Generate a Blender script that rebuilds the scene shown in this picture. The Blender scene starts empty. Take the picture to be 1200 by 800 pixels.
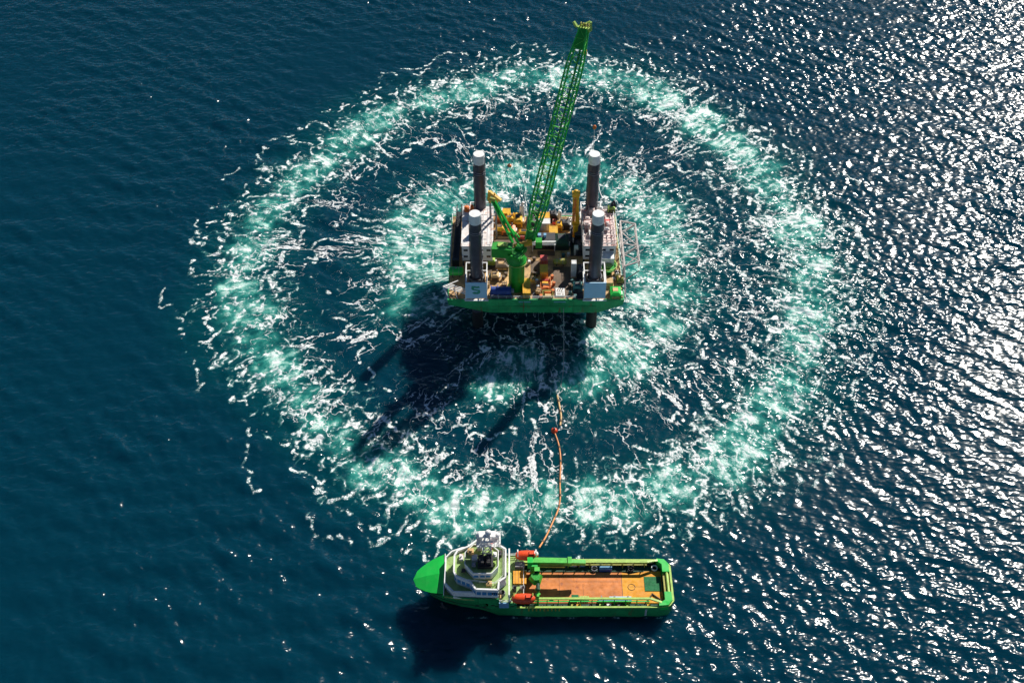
import bpy, math, random
import numpy as np
from mathutils import Vector

SC = bpy.context.scene
COL = SC.collection
R = math.radians
random.seed(11)

# ------------------------------------------------------------------ camera
CAM_H, FPX, PITCH = 264.0, 1400.0, R(46)

def at(px, py, z):
    """the point at height z that the photograph (1200 x 800) shows at px, py: used for measuring"""
    u, v = px - 600.0, 400.0 - py
    dx, dy, dz = u, FPX*math.cos(PITCH) + v*math.sin(PITCH), -FPX*math.sin(PITCH) + v*math.cos(PITCH)
    t = (z - CAM_H)/dz
    return Vector((dx*t, dy*t, z))

cam = bpy.data.cameras.new('camera')
cam.sensor_width = 36.0
cam.lens = 36.0*FPX/1200.0
cam.clip_start, cam.clip_end = 1.0, 60000.0
co = bpy.data.objects.new('camera', cam)
co.location = (0, 0, CAM_H)
co.rotation_euler = (R(90) - PITCH, 0, 0)
COL.objects.link(co)
SC.camera = co

# ------------------------------------------------------------------ light
SUN_AZ, SUN_EL = R(34), R(36.5)
sdir = Vector((math.sin(SUN_AZ)*math.cos(SUN_EL), math.cos(SUN_AZ)*math.cos(SUN_EL), math.sin(SUN_EL)))
sl = bpy.data.lights.new('sun', 'SUN')
sl.energy, sl.angle, sl.color = 5.0, R(0.53), (1.0, 0.945, 0.86)
so = bpy.data.objects.new('sun', sl)
so.rotation_euler = sdir.to_track_quat('Z', 'Y').to_euler()
so.location = (200, 300, 300)
COL.objects.link(so)
world = bpy.data.worlds.new('World')
SC.world = world
world.use_nodes = True
wn = world.node_tree
bg = wn.nodes['Background']
sky = wn.nodes.new('ShaderNodeTexSky')
sky.sky_type = 'NISHITA'
sky.sun_disc = False
sky.sun_elevation, sky.sun_rotation = SUN_EL, SUN_AZ
sky.dust_density = 0.0
sky.air_density = 0.8
sky.ozone_density = 5.0
wn.links.new(sky.outputs[0], bg.inputs['Color'])
bg.inputs['Strength'].default_value = 0.05
vs = SC.view_settings
vs.view_transform, vs.look, vs.exposure, vs.gamma = 'Standard', 'None', 0.45, 1.0
vs.use_curve_mapping = False
SC.cycles.max_bounces = 6
SC.cycles.use_adaptive_sampling = True
SC.cycles.adaptive_threshold = 0.02

# ------------------------------------------------------------------ materials
class NT:
    def __init__(self, name):
        self.m = bpy.data.materials.new(name); self.m.use_nodes = True
        self.t = self.m.node_tree; self.b = self.t.nodes['Principled BSDF']
    def n(self, typ, **kw):
        nd = self.t.nodes.new(typ)
        for k, v in kw.items(): setattr(nd, k, v)
        return nd
    def put(self, sock, v):
        if isinstance(v, bpy.types.NodeSocket): self.t.links.new(v, sock)
        elif v is not None: sock.default_value = v
    def math(self, op, a, b=None, c=None, clamp=False):
        nd = self.n('ShaderNodeMath', operation=op, use_clamp=clamp)
        for i, q in enumerate((a, b, c)):
            if q is not None: self.put(nd.inputs[i], q)
        return nd.outputs[0]
    def vmath(self, op, a, b=None, scale=None):
        nd = self.n('ShaderNodeVectorMath', operation=op)
        self.put(nd.inputs[0], a)
        if b is not None: self.put(nd.inputs[1], b)
        if scale is not None: self.put(nd.inputs['Scale'], scale)
        return nd.outputs[0]
    def noise(self, vec, scale, detail=3.0, rough=0.55, out='Fac', dist=0.0):
        nd = self.n('ShaderNodeTexNoise')
        self.put(nd.inputs['Vector'], vec)
        nd.inputs['Scale'].default_value = scale; nd.inputs['Detail'].default_value = detail
        nd.inputs['Roughness'].default_value = rough; nd.inputs['Distortion'].default_value = dist
        return nd.outputs[out]
    def ramp(self, f, a, b, c=0.0, d=1.0):
        nd = self.n('ShaderNodeMapRange', interpolation_type='SMOOTHSTEP')
        for i, q in enumerate((f, a, b, c, d)): self.put(nd.inputs[i], q)
        return nd.outputs[0]
    def mix(self, f, a, b, mode='MIX'):
        nd = self.n('ShaderNodeMix', data_type='RGBA', blend_type=mode)
        for k, q in ((0, f), (6, a), (7, b)):
            self.put(nd.inputs[k], (*q, 1.0) if isinstance(q, tuple) and len(q) == 3 else q)
        return nd.outputs[2]

MATS = {}
def paint(name, col, rough=0.45, metal=0.0, wear=0.35, rust=0.0, rustcol=(0.16, 0.05, 0.02), scale=0.8, stripes=None):
    """painted steel with uneven fading, grime and optional rust runs; stripes = (axis, period) for corrugation or planks"""
    if name in MATS: return MATS[name]
    T = NT(name)
    tc = T.n('ShaderNodeTexCoord').outputs['Object']
    f = T.noise(tc, scale, 5.0, 0.62)
    dark = tuple(c*(1 - wear*0.75) for c in col); lite = tuple(min(0.85, c*(1 + wear*0.45) + 0.01*wear) for c in col)
    c = T.mix(T.ramp(f, 0.3, 0.7), dark, lite)
    g = T.noise(tc, scale*5.0, 3.0, 0.6)
    c = T.mix(T.ramp(g, 0.56, 0.72, 0.0, wear), c, tuple(q*0.45 + 0.012 for q in col))
    if stripes:
        ax, per = stripes
        sp = T.n('ShaderNodeSeparateXYZ'); T.put(sp.inputs[0], tc)
        w = T.math('FRACT', T.math('DIVIDE', sp.outputs[ax], per))
        pl = T.math('FLOOR', T.math('DIVIDE', sp.outputs[ax], per))
        wh = T.n('ShaderNodeTexWhiteNoise', noise_dimensions='1D'); T.put(wh.inputs['W'], pl)
        c = T.mix(T.math('MULTIPLY', wh.outputs['Value'], 0.35), c, tuple(q*0.55 for q in col))
        c = T.mix(T.math('MULTIPLY', T.math('LESS_THAN', w, 0.1), 0.45), c, tuple(q*0.3 for q in col))
    if rust > 0:
        st = T.n('ShaderNodeMapping'); T.put(st.inputs[0], tc); st.inputs['Scale'].default_value = (1.0, 1.0, 0.25)
        r = T.noise(st.outputs[0], scale*1.7, 6.0, 0.65)
        c = T.mix(T.ramp(r, 0.64 - 0.2*rust, 0.74 - 0.12*rust, 0.0, 0.85), c, rustcol)
    T.put(T.b.inputs['Base Color'], c)
    T.b.inputs['Metallic'].default_value = metal
    T.put(T.b.inputs['Roughness'], T.ramp(g, 0.3, 0.7, max(0.1, rough - 0.12), min(1.0, rough + 0.15)))
    bp = T.n('ShaderNodeBump'); bp.inputs['Strength'].default_value = 0.25; bp.inputs['Distance'].default_value = 0.05
    T.put(bp.inputs['Height'], g); T.put(T.b.inputs['Normal'], bp.outputs[0])
    MATS[name] = T.m
    return T.m

M = dict(
    hull_green=paint('hull green paint', (0.012, 0.28, 0.08), 0.45, wear=0.35, rust=0.25, scale=0.25),
    barge_green=paint('barge green paint', (0.010, 0.34, 0.10), 0.5, wear=0.45, rust=0.25, scale=0.3),
    cover_green=paint('bright green paint', (0.012, 0.50, 0.06), 0.4, wear=0.12, scale=0.12),
    crane_green=paint('crane green paint', (0.008, 0.30, 0.018), 0.4, wear=0.25, scale=0.5),
    boom_green=paint('boom green paint', (0.014, 0.48, 0.05), 0.4, wear=0.25, scale=0.5),
    lime=paint('lime deck paint', (0.26, 0.40, 0.12), 0.6, wear=0.45, rust=0.1, scale=0.5),
    lime_light=paint('pale lime paint', (0.36, 0.55, 0.10), 0.5, wear=0.3),
    ship_crane=paint('light green paint', (0.08, 0.50, 0.06), 0.4, wear=0.25),
    white=paint('white paint', (0.78, 0.78, 0.76), 0.45, wear=0.15, rust=0.08),
    white_stained=paint('stained white paint', (0.74, 0.70, 0.68), 0.6, wear=0.2, rust=0.62, rustcol=(0.52, 0.22, 0.12), scale=0.28),
    pink_white=paint('rusty white paint', (0.70, 0.58, 0.55), 0.6, wear=0.3, rust=0.75, rustcol=(0.42, 0.12, 0.07), scale=0.45),
    panel=paint('pale blue shade tint', (0.40, 0.64, 0.82), 0.5, wear=0.06, scale=0.3),  # white screens' blue shade put into the colour; plain pale blue on a girder
    glass=paint('dark window glass', (0.015, 0.02, 0.025), 0.12, wear=0.1),
    sky_tint_glass=paint('glass with sky blue painted in', (0.06, 0.24, 0.48), 0.15, wear=0.1),  # sky reflection and the shaded walls' blue put into the glass colour
    black=paint('black steel', (0.014, 0.014, 0.018), 0.5, wear=0.4),
    dark=paint('dark grey steel', (0.045, 0.043, 0.05), 0.5, wear=0.4, rust=0.1),
    leg=paint('dark leg steel', (0.045, 0.043, 0.066), 0.45, wear=0.45, rust=0.2, rustcol=(0.10, 0.05, 0.05), scale=0.22),
    grey=paint('mid grey steel', (0.25, 0.25, 0.27), 0.5, wear=0.35, rust=0.2),
    deck=paint('sandy steel deck', (0.58, 0.36, 0.16), 0.75, wear=0.6, rust=0.6, rustcol=(0.12, 0.055, 0.03), scale=0.3),
    brown=paint('brown deck plate', (0.13, 0.085, 0.05), 0.7, wear=0.35, rust=0.2, scale=0.3),
    wood=paint('weathered deck planks', (0.70, 0.235, 0.065), 0.8, wear=0.4, rust=0.2, rustcol=(0.30, 0.10, 0.05), scale=0.22, stripes=(1, 0.45)),
    wood_new=paint('orange deck planks', (0.88, 0.36, 0.025), 0.75, wear=0.25, scale=0.22, stripes=(1, 0.45)),
    yellow=paint('yellow paint', (0.82, 0.42, 0.015), 0.45, wear=0.3, rust=0.15),
    orange=paint('orange paint', (0.70, 0.17, 0.02), 0.45, wear=0.3, rust=0.2),
    lifeboat=paint('lifeboat orange', (0.75, 0.07, 0.012), 0.35, wear=0.15),
    red=paint('coral red paint', (0.66, 0.09, 0.08), 0.45, wear=0.25),
    blue=paint('blue paint', (0.02, 0.06, 0.28), 0.45, wear=0.35),
    teal=paint('teal paint', (0.02, 0.13, 0.13), 0.5, wear=0.4),
    light_blue=paint('light blue paint', (0.16, 0.36, 0.55), 0.5, wear=0.2),
    mat_green=paint('green rubber mat', (0.01, 0.15, 0.05), 0.85, wear=0.3),
    truss=paint('weathered pale steel', (0.45, 0.40, 0.38), 0.6, wear=0.4, rust=0.35),
    olive=paint('olive yellow paint', (0.36, 0.34, 0.05), 0.5, wear=0.35),
    dark_green=paint('dark green tarpaulin', (0.012, 0.06, 0.035), 0.75, wear=0.35),
    hose=paint('orange hose', (0.66, 0.26, 0.08), 0.6, wear=0.2),
    hose_pale=paint('sandy hose', (0.62, 0.40, 0.17), 0.6, wear=0.2),
    rope=paint('grey rope', (0.35, 0.35, 0.33), 0.8, wear=0.2),
    emblem=paint('emblem green', (0.03, 0.30, 0.20), 0.5, wear=0.08),
    rubber=paint('black rubber', (0.012, 0.012, 0.012), 0.8, wear=0.2),
)

# ------------------------------------------------------------------ mesh kit
class MB:
    """collects shapes in world coordinates and links them as ONE mesh object"""
    def __init__(self): self.v = []; self.f = []; self.s = []
    def add(self, vs, fs, smooth=False):
        b = len(self.v); self.v += [tuple(q) for q in vs]
        for f in fs: self.f.append(tuple(i + b for i in f)); self.s.append(smooth)
        return self
    def box(self, x0, x1, y0, y1, z0, z1):
        return self.add([(x0,y0,z0),(x1,y0,z0),(x1,y1,z0),(x0,y1,z0),(x0,y0,z1),(x1,y0,z1),(x1,y1,z1),(x0,y1,z1)],
                        [(0,3,2,1),(4,5,6,7),(0,1,5,4),(1,2,6,5),(2,3,7,6),(3,0,4,7)])
    def cbox(self, x, y, z, w, d, h, rz=0.0):
        """box standing on z, centred on x, y"""
        c, s = math.cos(rz), math.sin(rz); vs = []
        for k in (0, h):
            for a, b in ((-1,-1),(1,-1),(1,1),(-1,1)):
                p, q = a*w/2, b*d/2; vs.append((x + p*c - q*s, y + p*s + q*c, z + k))
        return self.add(vs, [(0,3,2,1),(4,5,6,7),(0,1,5,4),(1,2,6,5),(2,3,7,6),(3,0,4,7)])
    def bar(self, p, q, w, h=None):
        p, q = Vector(p), Vector(q); h = h or w; d = (q - p).normalized()
        up = Vector((0,0,1)) if abs(d.z) < 0.95 else Vector((0,1,0))
        a = d.cross(up).normalized()*w/2; b = a.cross(d).normalized()*h/2
        vs = [p-a-b, p+a-b, p+a+b, p-a+b, q-a-b, q+a-b, q+a+b, q-a+b]
        return self.add(vs, [(0,1,2,3),(7,6,5,4),(0,4,5,1),(1,5,6,2),(2,6,7,3),(3,7,4,0)])
    def tube(self, p, q, r, n=12, r2=None, caps=True):
        p, q = Vector(p), Vector(q); r2 = r if r2 is None else r2; d = (q - p).normalized()
        up = Vector((0,0,1)) if abs(d.z) < 0.95 else Vector((0,1,0))
        a = d.cross(up).normalized(); b = a.cross(d).normalized(); vs = []
        for c, rr in ((p, r), (q, r2)):
            vs += [c + (a*math.cos(2*math.pi*k/n) + b*math.sin(2*math.pi*k/n))*rr for k in range(n)]
        self.add(vs, [(k, n + k, n + (k+1) % n, (k+1) % n) for k in range(n)], True)
        if caps:
            self.add(vs[:n], [tuple(range(n))]); self.add(vs[n:], [tuple(reversed(range(n)))])
        return self
    def path(self, pts, r, n=8):
        pts = [Vector(p) for p in pts]; vs = []; m = len(pts)
        for i, p in enumerate(pts):
            d = (pts[min(i+1, m-1)] - pts[max(i-1, 0)]).normalized()
            up = Vector((0,0,1)) if abs(d.z) < 0.95 else Vector((0,1,0))
            a = d.cross(up).normalized(); b = a.cross(d).normalized()
            vs += [p + (a*math.cos(2*math.pi*k/n) + b*math.sin(2*math.pi*k/n))*r for k in range(n)]
        fs = [(i*n+k, (i+1)*n+k, (i+1)*n+(k+1) % n, i*n+(k+1) % n) for i in range(m-1) for k in range(n)]
        self.add(vs, fs, True)
        self.add(vs[:n], [tuple(range(n))]); self.add(vs[-n:], [tuple(reversed(range(n)))])
        return self
    def lathe(self, x, y, prof, n=24, smooth=True):
        """prof: (radius, z) from bottom to top"""
        vs = []
        for r, z in prof: vs += [(x + r*math.cos(2*math.pi*k/n), y + r*math.sin(2*math.pi*k/n), z) for k in range(n)]
        for i in range(len(prof) - 1):
            ring = vs[i*n:(i+2)*n]
            self.add(ring, [(k, (k+1) % n, n + (k+1) % n, n + k) for k in range(n)], smooth)
        self.add(vs[:n], [tuple(reversed(range(n)))]); self.add(vs[-n:], [tuple(range(n))])
        return self
    def ring(self, x, y, z, r, t, n=32):
        vs = []
        for k in range(n):
            a = 2*math.pi*k/n
            for j in range(8):
                b = 2*math.pi*j/8; rr = r + t*math.cos(b)
                vs.append((x + rr*math.cos(a), y + rr*math.sin(a), z + t*math.sin(b)))
        return self.add(vs, [(k*8+j, ((k+1) % n)*8+j, ((k+1) % n)*8+(j+1) % 8, k*8+(j+1) % 8) for k in range(n) for j in range(8)], True)
    def sphere(self, c, r, n=16, squash=1.0):
        prof = [(max(0.001, r*math.sin(math.pi*i/n)), c[2] - r*squash*math.cos(math.pi*i/n)) for i in range(n+1)]
        return self.lathe(c[0], c[1], prof, 2*n)
    def prism(self, poly, z0, z1, top=None):
        n = len(poly); top = top or poly
        vs = [(x, y, z0) for x, y in poly] + [(x, y, z1) for x, y in top]
        return self.add(vs, [tuple(reversed(range(n))), tuple(range(n, 2*n))] + [(k, (k+1) % n, n+(k+1) % n, n+k) for k in range(n)])
    def wall(self, poly, z0, z1, t=0.18, closed=True):
        """upright band of thickness t that follows a polyline"""
        n = len(poly)
        for k in range(n if closed else n-1):
            a, b = poly[k], poly[(k+1) % n]
            self.bar((a[0], a[1], (z0+z1)/2), (b[0], b[1], (z0+z1)/2), t, z1 - z0)
        return self
    def rail(self, pts, h=1.1, step=2.0, r=0.05, closed=False):
        pts = [Vector(p) for p in pts]
        if closed: pts = pts + [pts[0]]
        for a, b in zip(pts[:-1], pts[1:]):
            L = (b-a).length; n = max(1, int(L/step))
            for k in range(n+1):
                p = a.lerp(b, k/n); self.bar(p, p + Vector((0,0,h)), 2*r)
            for hh in (h, h*0.5): self.bar(a + Vector((0,0,hh)), b + Vector((0,0,hh)), 2*r)
        return self
    def build(self, name, mat, parent=None):
        org = ORG.get(parent.name, Vector((0,0,0))) if parent else Vector((0,0,0))
        me = bpy.data.meshes.new(name)
        me.from_pydata([(x-org.x, y-org.y, z-org.z) for x, y, z in self.v], [], self.f)
        me.polygons.foreach_set('use_smooth', self.s)
        me.materials.append(M[mat] if isinstance(mat, str) else mat)
        me.validate(); me.update()
        o = bpy.data.objects.new(name, me); COL.objects.link(o)
        if parent: o.parent = parent; ORG[o.name] = org
        return o

ORG = {}
def thing(name, label, cat, loc, group=None):
    o = bpy.data.objects.new(name, None); COL.objects.link(o)
    o.location = loc; o.empty_display_size = 0.5
    o['label'] = label; o['category'] = cat
    if group: o['group'] = group
    ORG[o.name] = Vector(loc)
    return o
def tag(o, label, cat, group=None):
    o['label'] = label; o['category'] = cat
    if group: o['group'] = group
    return o
def copy_thing(root, loc, label):
    r = root.copy(); COL.objects.link(r); r.location = loc; r['label'] = label
    for ch in root.children:
        c = ch.copy(); COL.objects.link(c); c.parent = r
        for g in ch.children:
            d = g.copy(); COL.objects.link(d); d.parent = c
    return r

# ------------------------------------------------------------------ the sea: waves, and foam left by the two rings of rising air
def foam_sim():
    rng=np.random.default_rng(7)
    X0,X1,Y0,Y1=-135.,140.,160.,440.
    G=0.5
    nx,ny=int((X1-X0)/G)+1,int((Y1-Y0)/G)+1
    gx=X0+np.arange(nx)*G; gy=Y0+np.arange(ny)*G
    GX,GY=np.meshgrid(gx,gy)
    def fnoise(scale,seed,oct=1):
        # smooth random field by upsampled white noise (cubic-ish through fft gaussian)
        r=np.random.default_rng(seed)
        f=np.fft.rfft2(r.standard_normal((ny,nx)))
        ky=np.fft.fftfreq(ny,G)[:,None];kx=np.fft.rfftfreq(nx,G)[None]
        k2=kx*kx+ky*ky
        f*=np.exp(-k2*(scale**2)*2.0)
        o=np.fft.irfft2(f,s=(ny,nx)); return o/o.std()
    outer=[(655,88),(600,92),(548,103),(500,120),(462,130),(428,152),(402,170),(372,194),(345,215),(322,240),(305,268),(293,302),(288,332),(287,362),(302,396),(325,430),(350,466),(386,500),(420,530),(462,560),(510,582),(545,600),(590,595),(640,590),(700,592),(765,575),(820,558),(872,520),(908,465),(940,408),(955,355),(948,300),(930,258),(905,218),(872,182),(835,150),(790,122),(740,98),(700,90)]
    inner=[(520,235),(508,285),(512,318),(768,268),(752,315),(762,352),(490,262),(478,292),(475,318),(497,345),(580,440),(612,432),(690,432),(714,396),(735,418),(778,378),(792,335),(790,290),(765,250),(735,222),(690,200),(640,205),(600,208),(555,225)]
    def ring(pts,step):
        p=np.array([at(a,b,0).xy for a,b in pts])
        q=np.vstack([p,p[:1]])
        L=np.r_[0,np.cumsum(np.hypot(*np.diff(q,axis=0).T))]
        n=int(L[-1]/step); s=np.sort((np.arange(n)+rng.uniform(-.25,.25,n))*L[-1]/n)%L[-1]
        return np.c_[np.interp(s,L,q[:,0]),np.interp(s,L,q[:,1])]
    po=ring(outer,9.6)
    pi=np.array([at(a,b,0).xy for a,b in inner])
    pts=np.vstack([po,pi]); no=len(po)
    pts=pts+rng.normal(0,1.2,pts.shape)
    q=np.r_[rng.uniform(.35,1.3,no),rng.uniform(.9,1.5,len(pi))]
    R=np.r_[rng.uniform(3.8,6.2,no),rng.uniform(4.,7,len(pi))]
    vx=np.zeros((ny,nx));vy=np.zeros((ny,nx));aer=np.zeros((ny,nx));turb=np.zeros((ny,nx))
    for (cx,cy),qq,rr in zip(pts,q,R):
        dx=GX-cx;dy=GY-cy;r2=(dx*dx+dy*dy)
        f=qq*(np.exp(-r2/(2*(rr*.8)**2))*2.6+.32*np.exp(-r2/(2*(rr*1.9)**2)))/rr
        vx+=dx*f;vy+=dy*f
        aer=np.maximum(aer,qq*np.exp(-r2/(2*(rr*.62)**2)))
        turb=np.maximum(turb,np.exp(-r2/(2*(rr*2.6)**2)))
    def curl(scale,amp,seed):
        n=fnoise(scale,seed)*scale
        dy,dx=np.gradient(n,G); s=np.sqrt((dx**2+dy**2).mean())
        return amp*dy/s,-amp*dx/s
    def grad(scale,amp,seed):
        n=fnoise(scale,seed)*scale
        dy,dx=np.gradient(n,G); s=np.sqrt((dx**2+dy**2).mean())
        return amp*dx/s,amp*dy/s
    env=.3+.7*np.clip(turb*1.3,0,1)
    fl=[]
    for sc,am,sd in ((6,.6,1),(2.6,.45,2),(1.1,.2,3),(14,.5,8)):
        a,b=curl(sc,am,sd); vx+=a*env;vy+=b*env
    for sc,am,sd in ((5.5,.22,4),(2.0,.22,5)):
        a,b=grad(sc,am,sd); vx+=a*env;vy+=b*env
    # particles
    N=520000
    w=q/q.sum(); k=rng.choice(len(pts),int(N*.62),p=w)
    pp=pts[k]+rng.normal(0,1,(len(k),2))*R[k][:,None]*.5
    na=N-len(k)
    # ambient inside outer ring
    from_ = rng.uniform([X0+20,Y0+10],[X1-20,Y1-10],(2200000,2))
    c=po.mean(0); ang=np.arctan2(po[:,1]-c[1],po[:,0]-c[0]); rad=np.hypot(po[:,0]-c[0],po[:,1]-c[1]); o=np.argsort(ang)
    A=np.arctan2(from_[:,1]-c[1],from_[:,0]-c[0]); rr=np.hypot(from_[:,0]-c[0],from_[:,1]-c[1])
    lim=np.interp(A,ang[o],rad[o],period=2*np.pi)
    from_=from_[rr<lim+10*rng.random(len(rr))]
    n1=fnoise(5.,21)+.45*fnoise(2.0,22); n2=fnoise(9.,23)+.5*fnoise(2.5,24); n3=fnoise(3.5,25)+.4*fnoise(1.2,26); n4=fnoise(6.,27)+.6*fnoise(2.,28)
    def pick(F,p):
        return F[np.clip(((p[:,1]-Y0)/G).astype(int),0,ny-1),np.clip(((p[:,0]-X0)/G).astype(int),0,nx-1)]
    keep=((np.abs(pick(n1,from_))<.07)&(pick(n2,from_)>-.35))|((np.abs(pick(n3,from_))<.06)&(pick(n4,from_)>-.1))
    from_=from_[keep]
    # broken outer fronts: foam lines left where older outflow met the still water
    fr=[]
    for off,am,sd,cnt in ((9,3.5,31,70000),(16,6,32,60000),(21,9,36,40000),(-11,4,33,60000),(-24,7,34,50000)):
        th=rng.uniform(-np.pi,np.pi,cnt); r_=np.random.default_rng(sd)
        wob=sum(r_.normal(0,1/np.sqrt(m))*np.sin(m*th+r_.uniform(0,6.28)) for m in range(5,38,2))*am*.6
        gap=sum(r_.normal(0,1)*np.sin(m*th+r_.uniform(0,6.28)) for m in (3,5,8,13,21,34,55))/2
        R_=np.interp(th,ang[o],rad[o],period=2*np.pi)+off+wob+rng.normal(0,.22,cnt)
        mm=gap>.15
        fr.append(np.c_[c[0]+R_*np.cos(th),c[1]+R_*np.sin(th)][mm])
    from_=np.vstack([from_]+fr); na=len(from_)
    pp=np.vstack([pp,from_])
    n=len(pp)
    steps=60; dt=.165
    born=np.r_[(steps*(1-rng.random(len(k))**1.5)*.97).astype(int),np.zeros(n-len(k),int)+rng.integers(35,52,n-len(k))]
    def samp(F,p):
        u=np.clip((p[:,0]-X0)/G,0,nx-1.001);v=np.clip((p[:,1]-Y0)/G,0,ny-1.001)
        i=u.astype(int);j=v.astype(int);a=u-i;b=v-j
        f=F.ravel();idx=j*nx+i
        return (f[idx]*(1-a)+f[idx+1]*a)*(1-b)+(f[idx+nx]*(1-a)+f[idx+nx+1]*a)*b
    order=np.argsort(born); src=(np.arange(n)<len(k))[order]; pp=pp[order]; born=born[order]
    for s in range(steps):
        m=np.searchsorted(born,s,'right')
        if m==0: continue
        P_=pp[:m]
        ax=samp(vx,P_);ay=samp(vy,P_)
        mid=P_+np.c_[ax,ay]*dt*.5
        pp[:m]=P_+np.c_[samp(vx,mid),samp(vy,mid)]*dt
    pp+=rng.normal(0,.10,pp.shape)
    S=0.3
    sx,sy=int((X1-X0)/S)+1,int((Y1-Y0)/S)+1
    i=((pp[:,0]-X0)/S+.5).astype(int);j=((pp[:,1]-Y0)/S+.5).astype(int)
    ok=(i>=0)&(i<sx)&(j>=0)&(j<sy)
    D=np.bincount(j[ok]*sx+i[ok],weights=np.where(src[ok],1.5,1.0),minlength=sx*sy).reshape(sy,sx).astype(float)
    D=(D*2+np.roll(D,1,0)+np.roll(D,-1,0)+np.roll(D,1,1)+np.roll(D,-1,1))/6
    young=ok&(born>steps-12)&(src)
    Yg=np.bincount(j[young]*sx+i[young],minlength=sx*sy).reshape(sy,sx).astype(float)
    def blur(A,n,it=2):
        for _ in range(it):
            for ax in (0,1):
                c=np.cumsum(A,ax); A=(np.roll(c,-n,ax)-np.roll(c,n+1,ax))/(2*n+1)
        return A
    aer=blur(Yg,2,2)
    D=np.clip(D-.75*blur(D,7,2)-.2,0,None)
    for F in (aer,D):
        F[:20]=0;F[-20:]=0;F[:,:20]=0;F[:,-20:]=0
    # where the outflows of neighbouring boils meet, and how far each outflow has pushed the old foam
    fx=X0+np.arange(sx)*S; fy=Y0+np.arange(sy)*S; FX,FY=np.meshgrid(fx,fy)
    def up(A):
        u=np.clip((FX-X0)/G,0,nx-1.001);v=np.clip((FY-Y0)/G,0,ny-1.001);i=u.astype(int);j=v.astype(int);a=u-i;b=v-j
        return (A[j,i]*(1-a)+A[j,i+1]*a)*(1-b)+(A[j+1,i]*(1-a)+A[j+1,i+1]*a)*b
    WX=FX+up(fnoise(5,41)*1.7+fnoise(1.6,42)*.75+fnoise(.7,43)*.3); WY=FY+up(fnoise(5,44)*1.7+fnoise(1.6,45)*.75+fnoise(.7,46)*.3)
    def cells(c):
        d1=np.full(FX.shape,1e3);d2=d1.copy();k1=np.zeros(FX.shape,int);k2=k1.copy()
        for n_,(a,b) in enumerate(c):
            d=np.hypot(WX-a,WY-b)
            near=d<d1; mid=(d<d2)&~near
            d2=np.where(near,d1,np.where(mid,d,d2)); k2=np.where(near,k1,np.where(mid,n_,k2)); k1[near]=n_; d1=np.where(near,d,d1)
        sep=np.hypot(*(c[k1]-c[k2]).T).T.reshape(FX.shape)
        return d1,(d2*d2-d1*d1)/np.maximum(sep,1.5),k1
    d1,eA,kA=cells(pts); dA=d1-R[kA]*.5
    sub=np.vstack([pts+rng.normal(0,1,pts.shape)*3.2 for _ in range(3)])
    dB,eB,kB=cells(sub)
    Rf=up(fnoise(4,51)*1.6+fnoise(9,52)*2.0)+7.0
    Rf=np.clip(Rf,3,12); far=np.clip(dA-18,0,None)
    fA=np.abs(dA-Rf*.72)+far; fB=np.abs(dA-Rf*1.3-2)+far
    # how strong a line is here: lively near the boil, dying away outwards
    near=np.clip(1.5-dA/(Rf*1.45),0,1)
    AA=np.arctan2(FY-c[1],FX-c[0]); inner=np.clip((np.interp(AA,ang[o],rad[o],period=2*np.pi)+9-np.hypot(FX-c[0],FY-c[1]))/9,0,1)
    return dict(inner=inner,D=D,aer=aer,edge=eA,sub=eB,front=fA,old=fB,near=near),turb,(X0,X1,Y0,Y1,S,G)

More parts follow.
